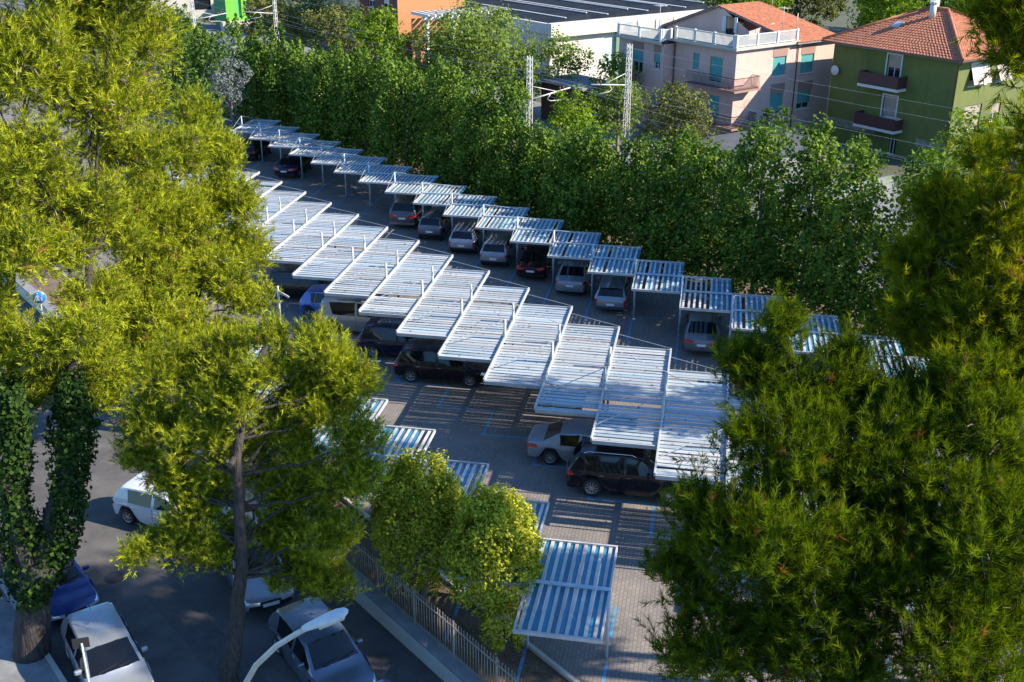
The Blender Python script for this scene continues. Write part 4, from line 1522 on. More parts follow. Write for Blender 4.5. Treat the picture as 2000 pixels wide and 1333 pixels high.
def pine_needles(puffs, area=.16, shoots=6, slen=.40, nn=16, nlen=.13, nwid=.028, up=.55, spread=.55, squash=.85, seed=1, holes=(), core=.5):
    """needle triangles for a crown made of branch puffs (x,y,z,r)"""
    g_ = np.random.default_rng(seed)
    Vs, Va, twigs = [], [], []
    parts_ = []
    for (cx, cy, cz, r) in puffs:           # every bough carries several smaller clumps
        parts_.append((cx, cy, cz, r * .60))
        k = 7
        for q in range(k):
            zz = -.55 + 1.5 * (q + g_.random()) / k
            an = 2.4 * q + g_.uniform(0, 1.2)
            h = math.sqrt(max(0, 1 - min(.98, abs(zz)) ** 2))
            f = r * g_.uniform(.52, .74)
            parts_.append((cx + f * h * math.cos(an), cy + f * h * math.sin(an), cz + f * zz * squash, r * g_.uniform(.36, .54)))
    for (cx, cy, cz, r) in parts_:
        n = max(6, int(4 * math.pi * r * r / area))
        d = unit(g_.normal(size=(n, 3)))
        d = d[(d[:, 2] > -.75) | (g_.random(n) < .4)]
        n = len(d)
        lump = .95 + .22 * np.sin(3.1 * d[:, 0] + 5 * cx) * np.cos(3.7 * d[:, 1] + 3 * cy) + .16 * np.sin(5 * d[:, 2] + cx)
        rad = r * (core + (1 - core) * np.sqrt(g_.random(n))) * lump
        pos = np.array([cx, cy, cz]) + d * rad[:, None] * np.array([1, 1, squash])
        for (h, hr) in holes:               # gaps in the crown
            keep = np.linalg.norm(np.cross(pos - np.array([0, 0, CAM_H]), unit(np.array(h) - np.array([0, 0, CAM_H]))), axis=1) > hr
            pos, d = pos[keep], d[keep]
        n = len(pos)
        if n == 0: continue
        ax0 = unit(d + np.array([0, 0, up]) + .30 * g_.normal(size=(n, 3)))
        cv = np.clip(g_.normal(.45, .22, n), 0, .84)
        cv[g_.random(n) < .007] = 1.0
        twigs.append(np.stack([np.array([cx, cy, cz]) + (pos - np.array([cx, cy, cz])) * .35, pos - ax0 * slen * .2], 1)[g_.random(n) < .6])
        ax = unit(ax0[:, None, :] + spread * g_.normal(size=(n, shoots, 3)) + np.array([0, 0, .12]))
        b = pos[:, None, :] - ax0[:, None, :] * slen * .4 + g_.normal(size=(n, shoots, 3)) * slen * .45
        ax, b = ax.reshape(-1, 3), b.reshape(-1, 3)
        sl = slen * g_.uniform(.6, 1.25, len(ax))
        sv = np.clip(np.repeat(cv, shoots) + g_.normal(0, .10, len(ax)), 0, 1)
        m = len(ax)
        t = g_.uniform(.02, 1.0, (m, nn))
        perp = unit(np.cross(ax[:, None, :], g_.normal(size=(m, nn, 3))))
        op = (.85 - .45 * t)[..., None]
        nd = unit(ax[:, None, :] * .75 + perp * op)
        nb = b[:, None, :] + ax[:, None, :] * (sl[:, None] * t)[..., None]
        side = unit(np.cross(nd, g_.normal(size=(m, nn, 3)))) * nwid * .5
        tip = nb + nd * (nlen * g_.uniform(.7, 1.2, (m, nn)))[..., None]
        V = np.stack([nb - side, nb + side, tip], 2).reshape(-1, 3)
        Vs.append(V)
        Va.append(np.clip(np.repeat(sv, nn) + .30 * (t.ravel() - .55) + g_.normal(0, .05, m * nn), 0, np.where(np.repeat(sv, nn) > .93, 1, .84)))
    return np.concatenate(Vs), np.concatenate(Va), np.concatenate(twigs)


def twig_mesh(name, segs, rad, material):
    a, b = segs[:, 0], segs[:, 1]
    g_ = np.random.default_rng(3)
    d = unit(b - a)
    s1 = unit(np.cross(d, g_.normal(size=d.shape)))
    s2 = np.cross(d, s1)
    mid = (a + b) / 2 + g_.normal(size=a.shape) * .06
    q = []
    for k in range(3):
        an0, an1 = 2 * math.pi * k / 3, 2 * math.pi * (k + 1) / 3
        o0 = (s1 * math.cos(an0) + s2 * math.sin(an0)) * rad
        o1 = (s1 * math.cos(an1) + s2 * math.sin(an1)) * rad
        q.append(np.stack([a + o0 * 1.6, a + o1 * 1.6, mid + o1, mid + o0], 1).reshape(-1, 3))
        q.append(np.stack([mid + o0, mid + o1, b + o1 * .4, b + o0 * .4], 1).reshape(-1, 3))
    return np_mesh(name, np.concatenate(q), 4, material)


def limb(mb, pts, r0, r1, n=8, wob=.12, seed=0):
    """tapering limb through pts with small kinks"""
    g_ = random.Random(seed)
    P = [Vector(p) for p in pts]
    out, rad = [], []
    segs = 4
    for i in range(len(P) - 1):
        for k in range(segs):
            f = k / segs
            q = P[i].lerp(P[i + 1], f)
            if not (i == 0 and k == 0): q += Vector((g_.uniform(-1, 1), g_.uniform(-1, 1), g_.uniform(-.5, .5))) * wob
            out.append(q)
    out.append(P[-1])
    for i in range(len(out)): rad.append(r0 + (r1 - r0) * i / (len(out) - 1))
    mb.tube(out, rad, n)


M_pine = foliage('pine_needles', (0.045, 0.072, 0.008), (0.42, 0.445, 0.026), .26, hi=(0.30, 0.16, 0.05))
M_pine2 = foliage('shaded_pine_needles', (0.024, 0.050, 0.005), (0.15, 0.20, 0.009), .48, hi=(0.24, 0.12, 0.04))  # darker copy for the near pine, shade put into the needle colour
M_pine3 = foliage('sunlit_pine_needles', (0.038, 0.065, 0.006), (0.27, 0.285, 0.013), .55, hi=(0.24, 0.12, 0.04))  # lighter copy for the tall pine, sunlight put into the needle colour
M_pop = foliage('poplar_leaves', (0.024, 0.070, 0.013), (0.20, 0.28, 0.035), .22)
M_laurel = foliage('laurel_leaves', (0.13, 0.17, 0.014), (0.60, 0.57, 0.06), .30)
M_ivy = foliage('ivy_leaves', (0.013, 0.034, 0.008), (0.06, 0.105, 0.018), .25)
M_acac = foliage('acacia_leaves', (0.10, 0.155, 0.025), (0.26, 0.32, 0.07), .35)
M_bright = foliage('bright_leaves', (0.09, 0.15, 0.015), (0.25, 0.34, 0.03), .35)
M_olive = foliage('olive_leaves', (0.07, 0.085, 0.02), (0.20, 0.20, 0.055), .25)
M_cedar = foliage('cedar_needles', (0.10, 0.12, 0.11), (0.30, 0.33, 0.31), .15)
M_oak = foliage('oak_leaves', (0.035, 0.075, 0.016), (0.12, 0.19, 0.035), .25)
M_oleander = foliage('oleander_flowers', (0.45, 0.18, 0.24), (0.65, 0.38, 0.42), .3)


def leaves(pos, out, size, g_, var, aspect=.62, droop=.15):
    """one folded-flat quad leaf at each pos, roughly facing out"""
    n = len(pos)
    nrm = unit(out + .75 * g_.normal(size=(n, 3)) + np.array([0, 0, .25]))
    ax = unit(np.cross(nrm, g_.normal(size=(n, 3))))
    ax[:, 2] -= droop
    ax = unit(ax)
    sd = unit(np.cross(nrm, ax))
    L = size * g_.uniform(.6, 1.3, n)[:, None]
    Wd = L * aspect * .5
    V = np.stack([pos - ax * L * .5, pos + sd * Wd, pos + ax * L * .5, pos - sd * Wd], 1)
    return V.reshape(-1, 3), var


def clump_crown(blobs, per, size, seed, cl_r=.55, cl_area=.9, up=0.0, aspect=.62, stretch=1.0, shell=.55):
    """leaf clumps spread over ellipsoid blobs (x,y,z,rx,ry,rz)"""
    g_ = np.random.default_rng(seed)
    Vs, Va = [], []
    for (cx, cy, cz, rx, ry, rz) in blobs:
        rm = (rx + ry + rz) / 3
        n = max(8, int(4 * math.pi * rm * rm / cl_area))
        d = unit(g_.normal(size=(n, 3)))
        d = d[(d[:, 2] > -.6) | (g_.random(n) < .5)]
        n = len(d)
        rad = (shell + (1 - shell) * np.sqrt(g_.random(n))) * (1 + .18 * np.sin(4 * d[:, 0] + cx) * np.cos(4 * d[:, 1] + cz))
        c = np.array([cx, cy, cz]) + d * rad[:, None] * np.array([rx, ry, rz])
        cr = cl_r * g_.uniform(.6, 1.3, n)
        cv = np.clip(g_.normal(.45, .20, n), 0, 1)
        dd = unit(g_.normal(size=(n, per, 3)))
        rr = np.cbrt(g_.random((n, per)))
        p = c[:, None, :] + dd * (rr * cr[:, None])[..., None] * np.array([1, 1, stretch])
        p[..., 2] += up * cr[:, None] * (1 - rr)
        o = unit(dd + d[:, None, :] * .6)
        var = np.clip(np.repeat(cv, per) + g_.normal(0, .14, n * per), 0, 1)
        V, a = leaves(p.reshape(-1, 3), o.reshape(-1, 3), size, g_, var, aspect)
        Vs.append(V)
        Va.append(a)
    return np.concatenate(Vs), np.concatenate(Va)


def plume_crown(base, h, r, n_pl, per, size, seed, z0=.8, fat=.62):
    """poplar crown: many upright plumes"""
    g_ = np.random.default_rng(seed)
    Vs, Va = [], []
    for k in range(n_pl):
        a, q = g_.uniform(0, 2 * math.pi), r * math.sqrt(g_.random()) * .95
        if k == 0: q = .15
        top = h * (1 - .20 * (q / r) ** 2) + g_.normal(0, .55) - (0 if k == 0 else .35)
        x, y = base[0] + q * math.cos(a), base[1] + q * math.sin(a)
        n = int(per * g_.uniform(.8, 1.2))
        f = g_.random(n) ** .85
        z = z0 + (top - z0) * f
        rad = (fat * g_.uniform(.8, 1.2)) * (1 - f ** 5) * (.6 + .4 * np.minimum(1, f * 3)) + .05
        rad = rad * (1 + .35 * np.sin(z * 2.3 + 3 * k) * np.sin(z * 5.1 + k))
        an = g_.uniform(0, 2 * math.pi, n)
        rr = rad * np.sqrt(g_.uniform(.15, 1, n))
        lean = .35 * (top - 3) / 6 * (q / r)
        p = np.stack([x + rr * np.cos(an) + lean * f * math.cos(a), y + rr * np.sin(an) + lean * f * math.sin(a), z], 1)
        o = np.stack([np.cos(an), np.sin(an), np.full(n, .35)], 1)
        cv = np.clip(g_.normal(.42, .16) + .12 * np.sin(z * 3 + k) + g_.normal(0, .16, n), 0, 1)
        V, v = leaves(p, o, size, g_, cv, .75)
        Vs.append(V)
        Va.append(v)
    return np.concatenate(Vs), np.concatenate(Va)


def tree(name, label, base, wood, V, var, nper, leafmat, cat='tree', group=None, crown='crown', woodmat=None, extra=None):
    o = empty(name, (base[0], base[1], 0))
    tag(o, label, cat, group)
    if wood is not None:
        w_ = wood.obj('trunk', woodmat or M_bark, o)
        w_.location = (-base[0], -base[1], 0)
    c_ = link(crown, np_mesh(crown, V, nper, leafmat, var), o, (-base[0], -base[1], 0))
    c_['kind'] = 'stuff'
    if extra is not None:
        e_ = link('twigs', extra, o, (-base[0], -base[1], 0))
        e_['kind'] = 'stuff'
    return o

PINE_LEFT = [(-14.17,33.00,16.52,1.68), (-13.35,36.00,17.03,1.73), (-12.55,38.00,16.11,1.25), (-14.41,32.00,13.56,1.69), (-13.32,35.00,14.80,1.73), (-12.88,38.00,14.23,1.02), (-14.33,30.00,11.37,1.21), (-13.92,34.00,11.57,1.67), (-13.46,37.00,12.68,1.52), (-14.51,29.00,8.76,1.07), (-14.32,29.00,7.29,0.65), (-13.72,30.00,7.32,0.90), (-13.54,32.00,7.63,1.02), (-13.40,33.00,8.80,1.20), (-13.79,32.00,10.70,0.91), (-15.30,32.00,16.10,1.71), (-15.71,31.00,12.28,1.74), (-15.64,30.00,9.46,1.31), (-14.18,34.00,18.87,1.60), (-12.49,36.00,18.58,1.55), (-12.51,29.20,9.33,0.86), (-13.58,28.80,9.01,0.64), (-12.41,30.00,7.83,0.67)]
PINE_MID = [(-13.95,44.00,10.80,1.61), (-12.89,47.00,10.30,1.29), (-12.40,46.00,8.30,1.71), (-13.93,43.00,8.51,1.91), (-11.97,46.00,6.21,1.44), (-12.95,43.00,6.09,1.95), (-14.37,41.00,6.80,1.77), (-14.95,40.00,9.01,1.69), (-11.29,44.00,4.58,1.06), (-11.89,42.00,3.53,1.34), (-13.50,40.00,4.81,1.66), (-14.66,38.00,4.81,1.50), (-14.76,36.00,4.06,0.99), (-14.32,42.00,9.65,1.37), (-14.43,39.00,6.07,1.42), (-13.59,47.00,11.95,0.95)]
PINE_FRONT = [(-9.50,28.50,8.21,1.30), (-7.97,27.60,8.17,0.90), (-10.15,27.80,7.09,0.99), (-10.66,27.60,6.04,0.69), (-8.67,27.30,6.88,1.05), (-8.33,28.80,8.88,0.84), (-6.93,28.60,9.45,0.61), (-5.44,28.20,9.16,0.98), (-4.62,28.20,8.38,0.91), (-5.22,28.00,7.51,1.07), (-6.27,28.20,6.57,0.78), (-4.34,27.60,6.74,0.76), (-6.51,28.60,7.36,0.62), (-4.50,27.30,5.58,0.92), (-5.80,27.80,4.94,0.94), (-5.25,26.80,4.02,1.08), (-6.43,27.40,3.44,0.87), (-9.40,27.00,5.39,0.68), (-9.60,26.60,3.95,0.84), (-8.58,26.50,3.68,0.77), (-5.26,26.40,2.72,0.70), (-6.61,28.00,4.46,0.79), (-7.72,28.20,6.06,0.63), (-10.49,26.00,4.00,0.42), (-5.87,28.60,8.02,0.77), (-7.01,27.40,8.81,0.56), (-6.50,28.00,8.78,0.60), (-8.39,27.20,5.78,0.69), (-6.81,27.80,7.11,0.64), (-7.39,26.90,8.04,0.50), (-8.68,26.90,5.12,0.68), (-7.06,27.60,5.39,0.62), (-5.98,27.60,6.07,0.69), (-9.70,27.20,5.78,0.64), (-9.00,26.80,4.59,0.73), (-8.07,26.70,4.15,0.55), (-7.02,27.20,3.92,0.69), (-5.87,26.60,3.01,0.68), (-6.58,26.70,2.67,0.50)]
PINE_NEAR = [(3.27,13.00,15.45,0.39), (3.46,13.00,16.24,0.18), (2.95,13.00,15.74,0.14), (3.69,12.50,15.40,0.58), (4.48,12.50,15.33,0.58), (2.97,12.00,15.15,0.43), (3.62,11.50,14.94,0.71), (4.60,11.50,14.95,0.74), (5.63,12.00,15.45,0.85), (2.28,11.50,14.44,0.29), (2.05,11.50,13.62,0.28), (2.54,11.00,14.33,0.54), (3.20,10.50,14.39,0.67), (4.22,10.50,14.19,0.74), (5.18,10.50,14.67,0.81), (2.16,11.00,12.76,0.26), (2.71,10.40,13.10,0.57), (3.71,10.00,13.36,0.67), (4.80,9.80,13.67,0.77), (2.41,11.20,13.30,0.40), (4.30,13.00,15.82,0.21), (4.48,11.80,14.19,0.64), (5.31,12.80,15.19,0.56), (5.92,11.50,14.74,0.68), (5.63,10.50,13.77,0.62), (3.49,10.80,13.46,0.58), (3.24,12.20,14.08,0.45), (4.99,11.60,13.80,0.60)]
PINE_TALL = [(5.90,14.00,16.74,0.61), (5.49,13.50,16.05,0.60), (6.47,14.00,17.38,0.71), (5.76,14.50,17.44,0.40), (6.26,13.00,16.26,0.75), (6.31,14.50,18.08,0.27), (5.50,14.20,16.67,0.26), (4.93,11.00,19.99,0.25), (4.92,11.00,20.42,0.30), (4.72,11.20,20.33,0.12), (5.92,12.00,18.75,0.53), (5.80,12.60,15.76,0.54), (6.36,12.60,15.73,0.58), (6.40,13.20,16.88,0.55), (5.76,13.40,16.24,0.42)]
IVY1 = [(-13.98,26.60,1.99,0.56), (-13.65,26.90,2.67,0.63), (-13.15,27.30,3.82,0.66), (-12.85,27.80,5.07,0.67), (-12.72,28.10,6.26,0.65), (-12.64,28.40,7.26,0.65), (-12.57,28.60,8.23,0.49)]
IVY2 = [(-14.19,27.00,2.78,0.53), (-14.23,27.20,3.88,0.56), (-14.35,27.60,5.18,0.56), (-14.31,27.80,6.41,0.55), (-14.24,28.00,7.45,0.55), (-14.20,28.20,8.32,0.46)]
SIGN = (-23.13, 50.25, 2.3)

# ---- the big ivy-clad pine at the kerb
wd = MB()
limb(wd, [(-14.3, 26.5, -.1), (-14.05, 26.7, 1.6), (-13.6, 26.95, 3.0)], .54, .42, 14, .04)
limb(wd, [(-13.7, 26.9, 2.6), (-13.05, 27.6, 4.8), (-12.7, 28.5, 7.4), (-13.4, 32.0, 8.8), (-13.8, 36, 12.5)], .36, .08, 9, .10, 3)
limb(wd, [(-13.9, 26.85, 2.6), (-14.5, 27.6, 5.0), (-14.4, 28.3, 7.4), (-15.6, 31.8, 9.2), (-16, 34.5, 13)], .32, .08, 9, .10, 4)
for n, (x, y, z, r) in enumerate(PINE_LEFT):
    a = (-13.6, 33.5, 9.8) if n % 2 else (-15.7, 32.6, 10.2)
    mid = ((a[0] + x) / 2, (a[1] + y) / 2, (a[2] + z) / 2 - .3)
    ln = np.array([np.array(a) * (1 - f) + np.array(mid) * f for f in np.linspace(0, 1, 6)] + [np.array(mid) * (1 - f) + np.array((x, y, z)) * f for f in np.linspace(0, 1, 6)])
    eye = np.array([0, 0, CAM_H])
    if np.linalg.norm(np.cross(ln - eye, unit(np.array(SIGN) - eye)), axis=1).min() < 1.0: continue
    limb(wd, [a, mid, (x, y, z)], .07, .02, 5, .15, n)
V, va, tw = pine_needles(PINE_LEFT, .215, 5, .42, 16, .20, .029, up=.85, spread=.48, seed=1, holes=[(SIGN, .72)], core=.45)
big = tree('pine_tree', 'tall sunlit pine with thick ivy-covered trunk at the kerb', (-14.3, 26.5), wd, V, va, 3, M_pine, extra=twig_mesh('twigs', tw, .017, M_twig))
iv = []
g_ = np.random.default_rng(8)
for path, nn in ((IVY1, 2600), (IVY2, 1900)):
    P = np.array(path)
    f = g_.uniform(0, len(P) - 1.001, nn)
    i0 = f.astype(int)
    w_ = (f - i0)[:, None]
    c = P[i0] * (1 - w_) + P[i0 + 1] * w_
    an = g_.uniform(0, 2 * math.pi, nn)
    o_ = np.stack([np.cos(an), np.sin(an), np.full(nn, .1)], 1)
    rr = c[:, 3] * (.78 + .22 * np.sin(c[:, 2] * 2.1 + an * 2)) * np.sqrt(g_.uniform(.45, 1.15, nn))
    p = c[:, :3] + o_ * rr[:, None]
    p[:, 2] -= g_.uniform(0, .25, nn)
    for rep in range(3):
        q = p + g_.normal(0, .07, p.shape)
        iv.append(leaves(q, o_, .135, g_, np.clip(g_.normal(.4, .22, nn), 0, 1), .85, .5))
V = np.concatenate([a for a, b in iv])
va = np.concatenate([b for a, b in iv])
io = link('ivy', np_mesh('ivy', V, 4, M_ivy, va), big, (14.3, -26.5, 0))
io['kind'] = 'stuff'

# ---- the pine behind it
wd = MB()
limb(wd, [(-13.9, 40.2, 0), (-13.6, 40.8, 3), (-13.0, 42.5, 5)], .30, .12, 9, .10, 5)
for n, (x, y, z, r) in enumerate(PINE_MID):
    limb(wd, [(-13.1, 42.4, 4.6 + (n % 4) * .2), ((-13.1 + x) / 2, (42.6 + y) / 2, (5 + z) / 2 - .3), (x, y, z)], .06, .02, 5, .15, n + 40)
V, va, tw = pine_needles(PINE_MID, .22, 5, .45, 16, .21, .032, up=.85, spread=.48, seed=2, core=.45)
tree('pine_tree', 'broad sunlit pine overhanging the far end of the white carports', (-13.9, 40.2), wd, V, va, 3, M_pine, extra=twig_mesh('twigs', tw, .017, M_twig))

# ---- the pine in front with its bare trunk
wd = MB()
limb(wd, [(-8.1, 25.2, -.1), (-7.95, 25.4, .9), (-7.75, 25.7, 2.2), (-7.55, 26.0, 3.7), (-7.58, 26.6, 6.6), (-7.33, 27.3, 8.4), (-6.8, 27.9, 9.5)], .27, .08, 12, .05, 6)
sm = MB()
jt = [(-7.6, 26.3, 5.3), (-7.57, 26.5, 6.2), (-7.5, 26.8, 7.2), (-7.4, 27.1, 7.9), (-7.56, 26.1, 4.2), (-7.6, 25.9, 3.3)]
for n, (x, y, z, r) in enumerate(PINE_FRONT):
    j = min(jt, key=lambda q: abs(q[2] - (z - .8)))
    mid = ((j[0] + x) / 2, (j[1] + y) / 2 - .1, (j[2] + z) / 2 + (.25 if z < 5 else -.15))
    limb(wd, [j, mid, (x, y, z)], .055, .016, 6, .10, n + 70)
for q in ((-7.62, 26.32, 6.72, .02), (-7.50, 26.33, 6.0, -.02)):
    wd.tube([(q[0], q[1] + .2, q[2]), (q[0] - .03 + q[3], q[1] - .17, q[2])], .085, 8)
V, va, tw = pine_needles(PINE_FRONT, .115, 5, .30, 18, .16, .019, up=.85, spread=.48, seed=3, core=.45)
fp = tree('pine_tree', 'pine with slender bare trunk standing on the road in front of the carports', (-8.1, 25.2), wd, V, va, 3, M_pine, extra=twig_mesh('twigs', tw, .010, M_twig))

# ---- pines close to the camera
wd = MB()
limb(wd, [(4.6, 10.4, 0), (4.5, 10.5, 6), (4.2, 10.8, 11), (4.0, 11.3, 13.2), (3.9, 12.0, 14.2)], .28, .03, 10, .08, 7)
for n, (x, y, z, r) in enumerate(PINE_NEAR):
    a = (4.35, 10.7, 9.5 + .28 * (n % 9))
    if z > 14: a = (4.1, 11.0, 12.8 + .2 * (n % 5))
    limb(wd, [a, ((a[0] + x) / 2, (a[1] + y) / 2, (a[2] + z) / 2 - .2), (x, y, z), (x - .1, y, z + r * .5)], .045, .012, 6, .06, n + 110)
V, va, tw = pine_needles(PINE_NEAR, .058, 4, .27, 36, .12, .0098, up=.85, spread=.36, seed=4, squash=1.0)
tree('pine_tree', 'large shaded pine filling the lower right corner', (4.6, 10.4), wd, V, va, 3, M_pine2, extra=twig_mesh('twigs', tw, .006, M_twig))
wd = MB()
limb(wd, [(7.9, 13.0, 0), (7.9, 13.1, 8), (7.7, 13.4, 14), (7.4, 13.6, 18.5), (6.4, 12.6, 20.8)], .28, .06, 10, .08, 8)
for n, (x, y, z, r) in enumerate(PINE_TALL):
    a = (7.6, 13.5, min(18.6, z - .4))
    limb(wd, [a, ((a[0] + x) / 2, (a[1] + y) / 2, (a[2] + z) / 2 - .1), (x, y, z)], .04, .012, 6, .06, n + 140)
V, va, tw = pine_needles(PINE_TALL, .056, 4, .26, 36, .12, .0098, up=.6, spread=.42, seed=5, squash=1.0)
tree('pine_tree', 'taller pine reaching up the right edge before the green house', (7.9, 13.0), wd, V, va, 3, M_pine3, extra=twig_mesh('twigs', tw, .006, M_twig))

# ---- pines added out of view to the right, to shade car park and road
def shade_pine(base, puffs, seed, label):
    wd = MB()
    zt = max(p[2] for p in puffs)
    limb(wd, [(base[0], base[1], 0), (base[0] + .2, base[1], zt * .5), (base[0], base[1] + .2, zt)], .30, .08, 8, .1, seed)
    for n, (x, y, z, r) in enumerate(puffs):
        limb(wd, [(base[0] + .1, base[1], z - 1.0), (x, y, z)], .09, .03, 5, .1, n + seed)
    V, va, tw = pine_needles(puffs, .80, 6, .45, 11, .19, .06, seed=seed)
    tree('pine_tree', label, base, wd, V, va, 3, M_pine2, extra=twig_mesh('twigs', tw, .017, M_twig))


def ring(cx, cy, zs, r, rp, n, seed):
    g2 = np.random.default_rng(seed)
    out = []
    for z in zs:
        for k in range(n):
            a = 2 * math.pi * k / n + g2.uniform(-.4, .4)
            q = r * g2.uniform(.45, 1)
            out.append((cx + q * math.cos(a), cy + q * math.sin(a), z + g2.uniform(-.4, .4), rp * g2.uniform(.75, 1.2)))
    return out


shade_pine((19.8, 36.4), ring(19.8, 36.4, (9.9, 12.1, 14.1), 1.7, 1.15, 5, 21) + [(19.8, 36.4, 15.5, 1.1)], 21, 'added shade pine behind the taller near pine beside the last hedge-side carport')
shade_pine((17.5, 29.4), ring(17.5, 29.4, (11.8, 14.2, 16.6), 2.0, 1.25, 5, 22) + [(17.5, 29.4, 18.2, 1.2)], 22, 'added shade pine beyond the right edge level with the nearest white carports')
shade_pine((18.0, 23.7), ring(18.0, 23.7, (18.3, 20.2), 2.2, 1.3, 6, 23) + [(18.0, 23.7, 21.6, 1.2)], 23, 'added umbrella-shaped shade pine beyond the right edge behind the tall near pine')
shade_pine((17.2, 24.6), ring(17.2, 24.6, (10.3, 12.3), 1.3, 1.05, 5, 24), 24, 'added low-crowned shade pine beyond the right edge beside the umbrella pine')

shade_pine((18.0, 21.4), ring(18.0, 21.4, (13.4, 15.2, 16.8), 1.2, 1.05, 5, 26), 26, 'added slim shade pine beyond the right edge next to the umbrella pine')

# ---- hedge row of poplars behind the carports
nt_ = 0
for k, t in enumerate(np.arange(-87, -1, 3.0)):
    h = 9.8 if t > -17 else (8.2 if t > -24 else (7.1 if t > -36 else (9.1 if t > -60 else 8.2)))
    h += rng.uniform(-.5, .6)
    p = tm(t + rng.uniform(-.5, .5), 31.2 + rng.uniform(-.5, .5))
    near = t > -40
    wd = MB()
    limb(wd, [(p[0], p[1], 0), (p[0] + .1, p[1], h * .45), (p[0], p[1], h * .85)], .14, .03, 6, .06, k)
    if t > -44:                             # nearer trees: billowing rounded crowns
        bl = []
        for q in range(18):
            an, rr = 2.4 * q + rng.uniform(-.4, .4), 1.6 * math.sqrt(rng.uniform(.15, 1))
            zc = .75 + (h - 1.8) * ((q + rng.random()) / 18) ** 1.15
            sc = 1.0 if zc < h * .6 else .78
            rr *= 1.0 if zc < h * .65 else .6
            bl.append((p[0] + rr * math.cos(an), p[1] + rr * math.sin(an), zc, sc * rng.uniform(1.0, 1.35), sc * rng.uniform(1.0, 1.35), rng.uniform(1.0, 1.4)))
        bl.append((p[0], p[1], h - .8, .6, .6, .95))
        V, va = clump_crown(bl, 25, .215, 500 + k, .44, .60, stretch=1.35, aspect=.75, shell=.6)
    else:
        V, va = plume_crown(p, h, 2.3, 15 if near else 13, 900 if near else 640, .20 if near else .235, 200 + k, z0=.3, fat=1.0)
    tree('poplar_tree', 'dense dark green poplar in the hedge row behind the carports, %s from the far end' % (ordinal(k) if k < 22 else 'twenty-' + ordinal(k - 20)), p, wd, V, va, 4, M_pop, group='hedge row of poplars', woodmat=M_twig)


# ---- single broadleaf trees
def broad(name, label, base, blobs, leafmat, per=26, size=.26, cl_r=.55, cl_area=.9, seed=0, stretch=1.0, group=None, trunk_r=.16, cat='tree', aspect=.62, shell=.55):
    wd = MB()
    zt = max(b[2] for b in blobs)
    limb(wd, [(base[0], base[1], -.05), (base[0] + .1, base[1], zt * .4), (base[0], base[1], zt * .8)], trunk_r, trunk_r * .4, 7, .06, seed)
    for n, b in enumerate(blobs):
        limb(wd, [(base[0] + .05, base[1], zt * .35), b[:3]], trunk_r * .5, .03, 5, .1, seed + n)
    if size > .16: cl_area, size = cl_area * 1.35, size * 1.10
    V, va = clump_crown(blobs, per, size, seed, cl_r, cl_area, stretch=stretch, aspect=aspect, shell=shell)
    return tree(name, label, base, wd, V, va, 4, leafmat, group=group, cat=cat, woodmat=M_twig)


def blobs_of(x, y, top, r, bot, n, seed, fl=1.0):
    g2 = np.random.default_rng(seed)
    H_ = top - bot
    out = [(x, y, bot + H_ * .5, r * .7, r * .7, H_ * .5)]
    for k in range(n):
        a = 2 * math.pi * k / n + g2.uniform(-.3, .3)
        q = r * g2.uniform(.45, .7)
        rr = r * g2.uniform(.35, .55)
        out.append((x + q * math.cos(a), y + q * math.sin(a), bot + H_ * g2.uniform(.3, .8), rr, rr, rr * fl))
    out.append((x, y, top - r * .4, r * .45, r * .45, r * .42))
    return out


# two laurels inside the fence
for n, (b, top, r, lb_) in enumerate((((-2.75, 29.2), 5.25, 1.5, 'yellow-green laurel tree inside the fence, the farther of the pair'), ((-.55, 27.55), 5.05, 1.45, 'yellow-green laurel tree inside the fence, the nearer of the pair'))):
    bl = [(b[0], b[1], 2.9, r, r, 2.2)]
    g2 = np.random.default_rng(60 + n)
    for k in range(8):
        a = 2 * math.pi * k / 8
        bl.append((b[0] + r * .55 * math.cos(a), b[1] + r * .55 * math.sin(a), g2.uniform(2.2, 4.0), .62, .62, 1.0))
    bl.append((b[0] + .1, b[1], top - .75, .55, .55, .95))
    bl.append((b[0] - .5, b[1] + .3, top - 1.1, .45, .45, .9))
    bl.append((b[0] + .65, b[1] - .2, top - 1.3, .45, .45, .85))
    if n == 1: bl.append((b[0] + .35, b[1] - .9, 1.2, .65, .55, .95))
    broad('laurel_tree', lb_, b, bl, M_laurel, 28, .115, .20, .085, 60 + n, stretch=1.6, group='laurels inside the fence', trunk_r=.10, shell=.7)

broad('broadleaf_tree', 'dark green round tree behind the sunlit pines at the far end', (-26.3, 90), blobs_of(-26.3, 90, 10.0, 3.3, 1.5, 6, 70), M_oak, 21, 0.29, .6, .9, 70)
broad('cedar_tree', 'silvery blue-grey cedar beside the farthest carport', (-24.4, 95.5), blobs_of(-24.4, 95.5, 8.6, 1.9, .8, 5, 71), M_cedar, 24, 0.25, .45, .5, 71, aspect=.3)
broad('acacia_tree', 'wide feathery pale green acacia before the white hall', (-2.5, 106), blobs_of(-2.5, 106, 10.2, 6.0, 1.2, 9, 72), M_acac, 24, .28, .75, 1.3, 72)
broad('acacia_tree', 'smaller feathery acacia before the white pergola', (-8.4, 109), blobs_of(-8.4, 109, 8.2, 3.4, 1.0, 6, 73), M_acac, 21, 0.27, .65, 1.1, 73)
broad('acacia_tree', 'feathery acacia at the foot of the white hall', (4.2, 106), blobs_of(4.2, 106, 7.6, 3.2, .6, 6, 74), M_acac, 21, 0.27, .65, 1.1, 74)
broad('broadleaf_tree', 'bright yellow-green tree before the red-brick building', (-12.3, 105), blobs_of(-12.3, 105, 10.0, 2.9, 2.0, 6, 75), M_bright, 21, 0.29, .55, .9, 75)
